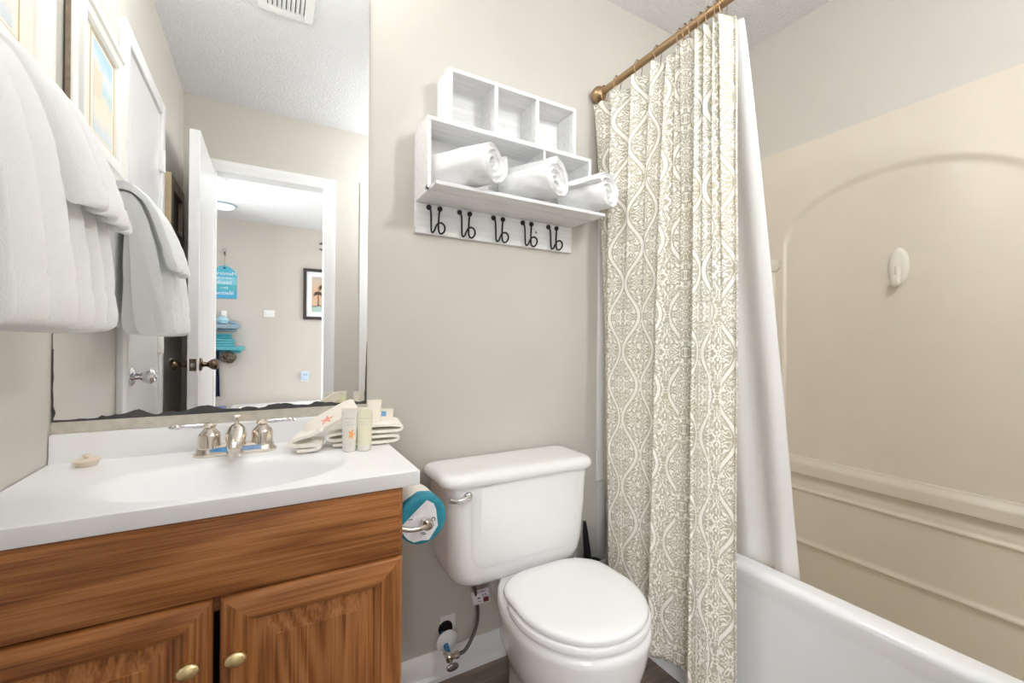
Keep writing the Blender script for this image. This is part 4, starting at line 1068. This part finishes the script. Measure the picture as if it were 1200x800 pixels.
for hx in hooks_x:
    bm = BM(); yb = YB-0.014; s = 0.0185; zt = 1.492
    # left upright, small return bend, loop at the foot, right upright
    pts = [(hx-s, yb-0.004, zt), (hx-s+0.004, yb-0.010, zt-0.012), (hx-s+0.004, yb-0.012, zt-0.05), (hx-s+0.003, yb-0.016, zt-0.078), (hx-s+0.006, yb-0.020, zt-0.083), (hx-s+0.010, yb-0.024, zt-0.078), (hx-s+0.013, yb-0.028, zt-0.066), (hx-0.001, yb-0.033, zt-0.056), (hx+0.010, yb-0.036, zt-0.052), (hx+0.022, yb-0.034, zt-0.060), (hx+0.025, yb-0.028, zt-0.073), (hx+0.019, yb-0.020, zt-0.083), (hx+0.011, yb-0.014, zt-0.080), (hx+0.009, yb-0.011, zt-0.06), (hx+0.012, yb-0.010, zt-0.014), (hx+s-0.002, yb-0.004, zt)]
    tube(bm, smooth_path(pts, 2), 0.0030, 8); h = obj('hook', bm, 'black', sh)
    for q in (-1, 1): obj('hook_button', lathe(BM(), [(0.0085, 0), (0.0085, 0.003), (0.006, 0.008), (0, 0.010)], (hx+q*(s-0.001 if q > 0 else s), yb, zt), (0, -1, 0), 14), 'black', h)

def rolled_towel(end, back, rad, label, seed, squash=0.92):
    """towel rolled up; spiral end at 'end' (towards the viewer)"""
    end, back = Vector(end), Vector(back); ax = (back-end); L = ax.length; ax.normalize()
    a = ax.cross(Vector((0, 0, 1))).normalized(); b = Vector((0, 0, 1))
    turns = 2.35; n = 92; th = rad/(turns+0.75)*0.97
    def spiral(off, k):
        t = k/n; ang = -t*turns*2*math.pi+seed; r = rad-th*0.5-(rad-th*1.15)*t**0.93
        r *= 1+0.07*math.sin(2*ang+seed)+0.04*math.sin(3*ang+seed*2)
        return (r+off)*math.cos(ang), (r+off)*math.sin(ang)*squash
    rings = []
    secs = [(0.000, 0.25), (-0.007, 0.5), (-0.0105, 0.74), (-0.004, 0.92), (0.012, 1.0)]+[(0.012+(L-0.024)*q/12, 1.0) for q in range(1, 12)]+[(L-0.012, 1.0), (L-0.002, 0.9), (L, 0.4)]
    for d, q in secs:
        out = []; h = th*0.5*q
        path = [spiral(h, k) for k in range(n+1)]+[spiral(-h, k) for k in range(n, -1, -1)]
        for i, (u, v) in enumerate(path):
            k = i if i <= n else 2*n+1-i
            cone = 0.010*(k/n)                # the middle of the roll sits a little deeper
            w = 0.0060*ns(u*38+seed, v*38, d*22)+0.0022*ns(u*120, v*120, d*90)
            p = end+ax*(d+cone*(1 if d < 0.05 else 0))+a*(u*(1+0.03*ns(d*9, seed, 0))+w)+b*(v+w)
            out.append(p)
        rings.append(out)
    bm = BM(); loft(bm, rings)
    o = obj('rolled_towel', bm, 'terry', ang=80)
    return tag(o, label, 'towel', 'rolled towels on the wall shelf')
for q, (e, bk, rd, lb) in enumerate((((0.560, 1.112, 1.588), (0.447, 1.283, 1.590), 0.076, 'white rolled towel at the left end of the wall shelf'),
                                     ((0.783, 1.118, 1.586), (0.706, 1.283, 1.588), 0.074, 'middle white rolled towel on the wall shelf'),
                                     ((0.998, 1.118, 1.584), (0.944, 1.283, 1.586), 0.070, 'white rolled towel at the right end of the wall shelf, touching the curtain side'))):
    rolled_towel(e, bk, rd, lb, 0.6+q*1.1)

# ------------------------------------------------------------------ towels on the left wall
BX, BZ = -0.348, 1.430
bar = thing('towel_bar', (XL, 0.9, BZ), 'chrome towel bar on the left wall under the white framed picture', 'towel bar')
obj('bar', tube(BM(), [(BX, 0.60, BZ), (BX, 1.175, BZ)], 0.008, 16), 'chrome', bar)
for y in (0.61, 1.165):
    bm = BM(); box(bm, XL, XL+0.008, y-0.022, y+0.022, BZ-0.022, BZ+0.022, 0.003); box(bm, XL+0.006, BX+0.014, y-0.011, y+0.011, BZ-0.011, BZ+0.011, 0.004); obj('bracket', bm, 'chrome', bar)
def draped(name, prof_out, y0, y1, creases, label, seed, hem=None, flare=0.0, ny=200, rolls=None):
    """closed cross-section loop in (x,z) swept along the bar with creases as vertical folds on the outer side"""
    P = smooth_path([(a, 0, b) for a, b in prof_out], 3, closed=True); bm = BM(); rings = []
    zmax = max(p.z for p in P); zmin = min(p.z for p in P)
    for j in range(ny+1):
        t = j/ny; y = y0+(y1-y0)*t
        edge = min(t, 1-t)*(y1-y0); rd = 0.016
        q = 1.0 if edge > rd else math.sqrt(max(0.0, 1-((rd-edge)/rd)**2))*0.5+0.5
        cx = sum(p.x for p in P)/len(P)
        out = []
        for p in P:
            h = (zmax-p.z)/(zmax-zmin)
            outer = max(0, min(1, (p.x-(BX-0.002))/0.03))
            dx = 0
            for (yc, wdt, dep, z_lo, slant) in creases:
                yy = yc+slant*h
                q2 = (y-yy)
                fade = max(0, min(1, (p.z-z_lo)/0.04))
                if q2 < 0: dx += 0.35*dep*math.exp(-(q2/(wdt*3))**2)*outer*fade
                else: dx -= dep*math.exp(-(q2/wdt)**2)*outer*fade
            if rolls:
                per, amp, yo = rolls
                yr = y+0.010*ns(p.z*2.2, seed, 5.0)+0.03*ns(y*6, seed, 2)
                dx += amp*(abs(math.sin(math.pi*(yr-yo)/per))**0.85-0.65)*outer*max(0, min(1, h*2.2+0.25))*(1+0.4*ns(y*11, seed, 8))
            dx += 0.005*ns(y*9+seed, p.z*5, p.x*3)*outer+0.0018*ns(y*45, p.z*40, seed)
            zz = p.z+0.004*ns(y*8, p.x*20, seed+3)+0.0015*ns(y*50, p.x*60, seed)
            if q < 1: # soften the ends
                x = BX+(p.x-BX)*1.0; dx -= (1-q)*0.018*outer*(1 if p.x > BX else -0.3)
            if hem and p.x > BX and hem[0] < p.z < hem[1]: dx -= 0.0022
            yy = y+flare*h*(t-0.5)*2*outer
            out.append((p.x+dx, yy, zz))
        rings.append(out)
    loft(bm, rings); return tag(obj(name, bm, 'terry', ang=70), label, 'towel')
# bath towel: an upside-down U over the bar
bath = [(-0.399, 1.112), (-0.396, 1.25), (-0.392, 1.40), (-0.380, 1.462), (-0.350, 1.482), (-0.312, 1.470), (-0.286, 1.40), (-0.266, 1.28), (-0.254, 1.16), (-0.250, 1.098), (-0.262, 1.083), (-0.300, 1.082), (-0.322, 1.10), (-0.330, 1.25), (-0.334, 1.38), (-0.340, 1.438), (-0.356, 1.440), (-0.364, 1.38), (-0.366, 1.25), (-0.370, 1.115), (-0.384, 1.106)]
draped('bath_towel', bath, 0.69, 1.075, [], 'large white bath towel draped over the chrome bar, longest of the two', 1.3, hem=(1.15, 1.158), rolls=(0.070, 0.046, 0.790))
hand = [(-0.4055, 1.32), (-0.4055, 1.42), (-0.398, 1.478), (-0.360, 1.508), (-0.312, 1.502), (-0.270, 1.43), (-0.240, 1.34), (-0.222, 1.280), (-0.232, 1.270), (-0.247, 1.279), (-0.254, 1.33), (-0.276, 1.40), (-0.304, 1.476), (-0.350, 1.487), (-0.386, 1.466), (-0.4005, 1.41), (-0.4010, 1.32)]
draped('hand_towel', hand, 0.875, 1.078, [], 'shorter white hand towel folded over the top of the bath towel', 4.1, hem=(1.312, 1.318), rolls=(0.062, 0.018, 0.925))

# framed picture on the left wall
fp = thing('framed_picture', (XL, 1.06, 1.52), 'white framed pastel beach print on the left wall above the towels', 'picture')
PY0, PY1, PZ0, PZ1 = 0.855, 1.272, 1.530, 1.955; fw = 0.078
bm = BM()
prf = [(0, 0), (0.0, 0.010), (0.006, 0.014), (0.022, 0.017), (0.030, 0.024), (0.046, 0.025), (0.052, 0.019), (0.066, 0.016), (0.071, 0.017), (fw, 0.011), (fw, 0)]
def fr_rect(i, t): return [(XL+0.003+t, PY0+i, PZ0+i), (XL+0.003+t, PY1-i, PZ0+i), (XL+0.003+t, PY1-i, PZ1-i), (XL+0.003+t, PY0+i, PZ1-i)]
loft(bm, [fr_rect(i, t) for i, t in prf], False, False); obj('frame', bm, 'frame_white', fp, ang=25)
bm = BM()
bm.free()
for (a, b) in ((PY1+0.0003, PY1+0.0018), (PY0-0.0018, PY0-0.0003)): obj('raw_frame_edge', box(BM(), XL+0.003, XL+0.0125, a, b, PZ0+0.002, PZ1-0.002), 'rawwood', fp, smooth=False)
obj('mat_board', box(BM(), XL+0.003, XL+0.0095, PY0+fw-0.002, PY1-fw+0.002, PZ0+fw-0.002, PZ1-fw+0.002), mat('mat_board', (240, 236, 226), 0.8), fp, smooth=False)
bm = BM(); frame_ring(bm, 'x', XL+0.0095, XL+0.0103, (PY0+fw+0.008, PY1-fw-0.055, PZ0+fw+0.004, PZ1-fw-0.004), (PY0+fw+0.011, PY1-fw-0.058, PZ0+fw+0.007, PZ1-fw-0.007)); obj('gold_fillet', bm, 'gold', fp)
obj('print', box(BM(), XL+0.0095, XL+0.0101, PY0+fw+0.026, PY1-fw-0.082, PZ0+fw+0.016, PZ1-fw-0.016), 'seascape', fp, smooth=False)
# wooden hook rack farther along the left wall
rk = thing('photo_rack', (XL, -0.05, 1.28), 'weathered wooden rack with dark panels and hooks on the left wall, in the mirror', 'rack')
RY0, RY1, RZ0, RZ1 = -0.20, 0.150, 1.265, 1.835
bm = BM(); frame_ring(bm, 'x', XL, XL+0.026, (RY0, RY1, RZ0, RZ1), (RY0+0.05, RY1-0.05, RZ0+0.06, RZ1-0.06)); box(bm, XL, XL+0.026, RY0+0.05, RY1-0.05, 1.55, 1.60, 0.001, 1); obj('frame', bm, 'brownwood', rk)
obj('tan_edge', box(BM(), XL, XL+0.025, RY1+0.0002, RY1+0.004, RZ0, RZ1), 'tan', rk, smooth=False)
for z0, z1 in ((RZ0+0.062, 1.548), (1.602, RZ1-0.062)): obj('panel', box(BM(), XL, XL+0.008, RY0+0.052, RY1-0.052, z0, z1), 'darkgrey', rk, smooth=False)
for y in (-0.14, -0.03, 0.09):
    obj('hook', tube(BM(), smooth_path([(XL+0.026, y, RZ0+0.035), (XL+0.034, y, RZ0+0.01), (XL+0.045, y, RZ0-0.004), (XL+0.060, y, RZ0+0.004), (XL+0.062, y, RZ0+0.02)], 2), 0.004, 8), 'black', rk)

# ------------------------------------------------------------------ ceiling vent and lamps
vn = thing('ceiling_vent', (0.055, 0.72, ZC), 'white louvred exhaust grille on the bathroom ceiling, seen in the mirror', 'vent')
bm = BM(); frame_ring(bm, 'z', ZC-0.012, ZC, (-0.045, 0.160, 0.59, 0.85), (-0.01, 0.125, 0.62, 0.82)); obj('frame', bm, 'whiteplastic', vn)
obj('dark_duct', box(BM(), -0.01, 0.125, 0.62, 0.82, ZC-0.002, ZC), 'darkgrey', vn, smooth=False)
for k in range(8):
    x = 0.0+k*0.0165; bm = BM(); box(bm, -0.0065, 0.0065, 0.621, 0.819, -0.0012, 0.0012); bm.transform(Matrix.Translation((x, 0, ZC-0.008)) @ Matrix.Rotation(R_(28), 4, 'Y')); obj('slat', bm, 'whiteplastic', vn, smooth=False)
cb_ = thing('added_fill_lamp', (0.98, 0.02, ZC), 'added unseen fill globe on a stem below the bathroom ceiling', 'lamp')  # globe added out of view to brighten the room and its ceiling
obj('canopy', lathe(BM(), [(0.065, 0), (0.065, 0.012), (0.05, 0.03), (0.008, 0.036), (0.008, 0.29), (0.03, 0.295), (0.03, 0.315)], (0.98, 0.02, ZC), (0, 0, -1), 30), 'whiteplastic', cb_)
obj('fill_globe', lathe(BM(), [(0.085*math.sin(R_(a)), 0.39-0.085*math.cos(R_(a))) for a in range(18, 181, 9)], (0.98, 0.02, ZC), (0, 0, -1), 32), emis('fill_globe_glow', (0.95, 0.975, 1, 1), FILL_LAMP), cb_)
vl = thing('vanity_light', (-0.07, YB, 2.30), 'three bulb bath light bar on the wall above the mirror', 'lamp')
obj('back_bar', box(BM(), -0.32, 0.18, YB-0.03, YB-0.001, 2.26, 2.34, 0.006), 'chrome', vl)
for k in (-1, 0, 1):
    x = -0.07+k*0.165
    obj('socket', lathe(BM(), [(0.028, 0), (0.026, 0.02), (0.018, 0.03)], (x, YB-0.03, 2.30), (0, -1, 0)), 'chrome', vl)
    pr = [(0.012, 0.0)]+[(0.042*math.sin(R_(a)), 0.055-0.042*math.cos(R_(a))) for a in range(20, 180, 16)]+[(0, 0.097)]
    obj('bulb', lathe(BM(), pr, (x, YB-0.055, 2.30), (0, -1, 0), 20), 'glow', vl)
    pl = point_light('bulb_light', (x, YB-0.22, 2.28), VANITY_BULB, 0.05, (1, 0.99, 0.98))

# ------------------------------------------------------------------ bedroom seen through the doorway in the mirror
def q_at(x, z): return (x, BY, z)
cl = thing('ceiling_light', (-0.40, -2.62, ZC), 'white dome ceiling light in the bedroom, seen in the mirror', 'lamp')
obj('dome', lathe(BM(), [(0.11, 0), (0.105, 0.02), (0.075, 0.038), (0.0, 0.046)], (-0.40, -2.62, ZC), (0, 0, -1), 32), 'glowcool', cl)
obj('rim', lathe(BM(), [(0.12, 0), (0.12, 0.012), (0.109, 0.015)], (-0.40, -2.62, ZC), (0, 0, -1), 32, cap=False), 'bluegrey', cl)
sd = thing('smoke_detector', (-0.34, -1.72, ZC), 'small white smoke detector on the bedroom ceiling', 'smoke detector')
obj('body', lathe(BM(), [(0.055, 0), (0.055, 0.012), (0.045, 0.02), (0.03, 0.03), (0, 0.032)], (-0.34, -1.72, ZC), (0, 0, -1), 24), 'whiteplastic', sd)
obj('grille', lathe(BM(), [(0.036, 0), (0.04, 0.004), (0.036, 0.008)], (-0.34, -1.72, ZC-0.02), (0, 0, -1), 24, cap=False), 'greyplastic', sd)
K = 5.85/5.15                                    # scale from the -2.5 plane to the far wall
# teal sign board hanging on a hook
sg = thing('hanging_sign', (-0.44, BY, 1.55), 'teal striped tag shaped sign with white lettering hanging on the bedroom wall', 'sign')
gx0, gx1, gz0, gz1 = -0.535, -0.305, 1.540, 1.905
pl_ = [(gx0, gz0), (gx1, gz0), (gx1, gz1-0.07), (gx1-0.07, gz1-0.01), (gx1-0.10, gz1), (gx0+0.10, gz1), (gx0+0.07, gz1-0.01), (gx0, gz1-0.07)]
obj('board', prism(BM(), pl_, 'y', BY+0.004, BY+0.016), 'tealsign', sg, smooth=False)
obj('hole', lathe(BM(), [(0.012, 0), (0.012, 0.0008), (0, 0.0009)], ((gx0+gx1)/2, BY+0.016, gz1-0.025), (0, 1, 0), 16), 'black', sg)
obj('cord', tube(BM(), [((gx0+gx1)/2, BY+0.018, gz1-0.025), ((gx0+gx1)/2, BY+0.03, gz1+0.14)], 0.003, 8), 'brownwood', sg)
rz180 = Matrix.Rotation(R_(180), 4, 'Z')
for s, sz, z in (('Memories', 0.056, 1.800), ('made at the', 0.032, 1.757), ('beach', 0.060, 1.700), ('last a', 0.034, 1.648), ('lifetime', 0.060, 1.580)):
    text_mesh('lettering', s, sz, 'white', sg, Matrix.Translation(((gx0+gx1)/2, BY+0.0165, z)) @ rz180 @ rx90, 0.0005)
hkx = (gx0+gx1)/2
wh = thing('wall_hook', (hkx, BY, 2.03), 'small pewter wall hook above the teal sign', 'hook')
obj('plate', box(BM(), hkx-0.014, hkx+0.014, BY, BY+0.006, 2.02, 2.10, 0.002), 'steel', wh)
obj('hook_arm', tube(BM(), smooth_path([(hkx, BY+0.004, 2.06), (hkx, BY+0.03, 2.03), (hkx, BY+0.045, 2.04), (hkx, BY+0.045, 2.06)], 2), 0.006, 8), 'darkbronze', wh)
def wall_ledge(name, x0, x1, z0, z1, m, label):
    t = thing(name, ((x0+x1)/2, BY, z0), label, 'shelf')
    loftb = BM(); prism(loftb, [(x0, z0+0.012), (x1-0.02, z0), (x1, z1-0.012), (x1, z1), (x0, z1)], 'y', BY+0.001, BY+0.16, 0.003); obj('shelf_board', loftb, m, t)
    bm = BM(); box(bm, x0+0.04, x1-0.04, BY+0.001, BY+0.03, z0-0.03, z0, 0.003); obj('cleat', bm, m, t); return t
wall_ledge('wall_ledge', -0.66, -0.262, 1.195, 1.245, 'bluegrey', 'blue grey floating shelf holding pale blue ornaments, upper of two')
wall_ledge('wall_ledge', -0.66, -0.218, 0.955, 1.000, 'teal', 'teal floating shelf holding folded towels, lower of two')
# ornaments on the upper shelf
bm = BM(); lathe(bm, [(0.03, 0), (0.045, 0.02), (0.048, 0.06), (0.03, 0.11), (0.018, 0.14), (0.024, 0.16), (0.018, 0.16)], (-0.535, BY+0.08, 1.2455)); tag(obj('vase', bm, 'blueglass'), 'pale blue vase on the upper bedroom shelf', 'vase')
bm = BM(); lathe(bm, [(0.02, 0), (0.05, 0.01), (0.065, 0.04), (0.05, 0.075), (0.02, 0.09), (0, 0.092)], (-0.43, BY+0.10, 1.2455)); tag(obj('glass_float', bm, 'blueglass'), 'pale blue glazed float ball beside the vase', 'ornament')
bm = BM(); box(bm, -0.445, -0.395, BY+0.02, BY+0.028, 1.2455, 1.40, 0.002); tag(obj('small_plaque', bm, 'whiteplastic'), 'small white upright plaque at the back of the upper shelf', 'plaque')
bm = BM(); rg = []
for i in range(11):
    t = i/10; r = 0.028*math.sin(math.pi*min(1, t*0.9+0.05)); rg.append([(-0.385+0.12*t, BY+0.09+r*math.cos(a), 1.2460+0.03+r*0.9*math.sin(a)-0.03*t+0.002) for a in [2*math.pi*k/12 for k in range(12)]])
loft(bm, rg); tag(obj('seashell', bm, 'bluegrey'), 'grey pointed seashell lying at the right of the upper shelf', 'seashell')
# towels on the lower shelf
def folded(x0, x1, z0, z1, m, label, y0=BY+0.015, y1=BY+0.15):
    bm = BM(); n = 3; hh = (z1-z0)/n
    for k in range(n): box(bm, x0+0.004*(k % 2), x1-0.005*(k % 2), y0, y1, z0+hh*k, z0+hh*(k+1)-0.001, hh*0.42, 3)
    return tag(obj('folded_towel', bm, m), label, 'towel')
folded(-0.60, -0.315, 1.0005, 1.085, 'teal', 'light teal folded towel at the bottom of the shelf stack')
folded(-0.60, -0.345, 1.086, 1.140, mat('deep_teal_cloth', (58, 150, 166), 0.85), 'darker teal folded towel on top of the shelf stack')
# wicker ball under the lower shelf
wb = thing('wicker_ball', (-0.372, BY+0.10, 0.885), 'dark woven wicker ball hanging under the lower bedroom shelf', 'ornament')
for k in range(14):
    ax = Vector((random.uniform(-1, 1), random.uniform(-1, 1), random.uniform(-1, 1))).normalized(); a, b = frame_of(ax); r = random.uniform(0.056, 0.066); cc = Vector((-0.372, BY+0.10, 0.878))
    obj('wicker_strand', tube(BM(), [cc+(a*math.cos(t)*1.2+b*math.sin(t))*r for t in [2*math.pi*i/20 for i in range(20)]], 0.006, 6, closed=True), 'wicker', wb)
bm = BM(); grid(bm, lambda u, v: (-0.545+0.085*u+0.012*v, BY+0.05+0.02*math.sin(u*14), 0.945-0.50*v), 24, 12)
o = obj('hanging_scarf', bm, 'navy'); s_ = o.modifiers.new('thick', 'SOLIDIFY'); s_.thickness = 0.004; tag(o, 'navy blue scarf hanging below the lower bedroom shelf', 'scarf')
# plates and plug-in
lsw = thing('light_switch', (0.02, BY, 1.385), 'white light switch plate on the bedroom wall', 'switch')
obj('plate', box(BM(), -0.037, 0.077, BY, BY+0.006, 1.345, 1.425, 0.002), 'whiteplastic', lsw)
for x in (-0.005, 0.045): obj('toggle', box(BM(), x-0.006, x+0.006, BY+0.006, BY+0.016, 1.375, 1.395, 0.002), 'whiteplastic', lsw)
po = thing('plug_in', (0.405, BY, 0.62), 'pale blue and white plug-in device on the bedroom wall outlet', 'plug-in')
obj('outlet_plate', box(BM(), 0.362, 0.452, BY, BY+0.005, 0.575, 0.70, 0.002), 'whiteplastic', po)
obj('device', box(BM(), 0.366, 0.448, BY+0.005, BY+0.045, 0.600, 0.695, 0.008), mat('pale_blue_plastic', (190, 208, 230), 0.35), po)
for x in (0.395, 0.42): obj('slot', box(BM(), x-0.004, x+0.004, BY+0.045, BY+0.0465, 0.65, 0.67), 'darkgrey', po, smooth=False)
# palm picture
pp = thing('palm_picture', (0.55, BY, 1.33), 'dark framed palm sunset print on the bedroom wall, seen in the mirror', 'picture')
bm = BM(); frame_ring(bm, 'y', BY+0.002, BY+0.028, (0.380, 0.84, 1.330, 1.950), (0.415, 0.805, 1.365, 1.915)); obj('frame', bm, 'darkframe', pp)
obj('mat_board', box(BM(), 0.413, 0.807, BY+0.002, BY+0.012, 1.363, 1.917), 'white', pp, smooth=False)
obj('print', box(BM(), 0.475, 0.745, BY+0.012, BY+0.0135, 1.425, 1.855), 'sunset', pp, smooth=False)
def palm(x, z0, z1, s):
    bm = BM(); tube(bm, [(x, BY+0.0145, z0), (x+0.004, BY+0.0145, (z0+z1)/2), (x, BY+0.0145, z1)], [0.007*s, 0.0055*s, 0.005*s], 6)
    for k in range(9):
        a = R_(-20+k*27.5); p = Vector((x, BY+0.0145, z1)); e = p+Vector((math.cos(a)*0.06*s, 0, math.sin(a)*0.05*s-0.012*s))
        tube(bm, [p, (p+e)/2+Vector((0, 0, 0.014*s)), e], [0.004*s, 0.009*s, 0.001], 5)
    obj('palm_silhouette', bm, mat('palm_brown', (92, 74, 60), 0.7), pp)
palm(0.545, 1.50, 1.64, 1.0); palm(0.615, 1.50, 1.72, 1.3)
# dark wall ornament (pointed leaves)
wo = thing('wall_ornament', (0.70, BY, 2.19), 'dark pointed leaf wall ornament above the palm picture, half hidden by the door casing', 'ornament')
for (p, q, r) in (((0.545, 2.262), (0.60, 2.262), (0.60, 2.33)), ((0.550, 2.205), (0.60, 2.205), (0.60, 2.14))):
    obj('leaf_blade', prism(BM(), [p, (q[0]+0.2, q[1]), (r[0]+0.2, r[1]+(r[1]-q[1])*1.2)], 'y', BY+0.004, BY+0.014), 'darkframe', wo, smooth=False)
# low white bed and blue box
bd = thing('bed', (0.4, -2.75, 0), 'low bed with a white spread along the bedroom wall', 'bed')
obj('bed_base', box(BM(), -0.33, 1.55, -3.15, -2.30, 0.0, 0.16, 0.01), 'whiteplastic', bd)
obj('bedspread', box(BM(), -0.35, 1.57, -3.17, -2.28, 0.10, 0.345, 0.03, 3), 'bed', bd)
bxo = thing('storage_box', (-0.44, -2.45, 0.0), 'slate blue storage box beside the white bed', 'box')
obj('box_body', box(BM(), -0.60, -0.36, -2.62, -2.30, 0.0, 0.38, 0.006), 'navybox', bxo)
obj('box_lid', box(BM(), -0.605, -0.355, -2.625, -2.295, 0.381, 0.405, 0.004), 'navybox', bxo)
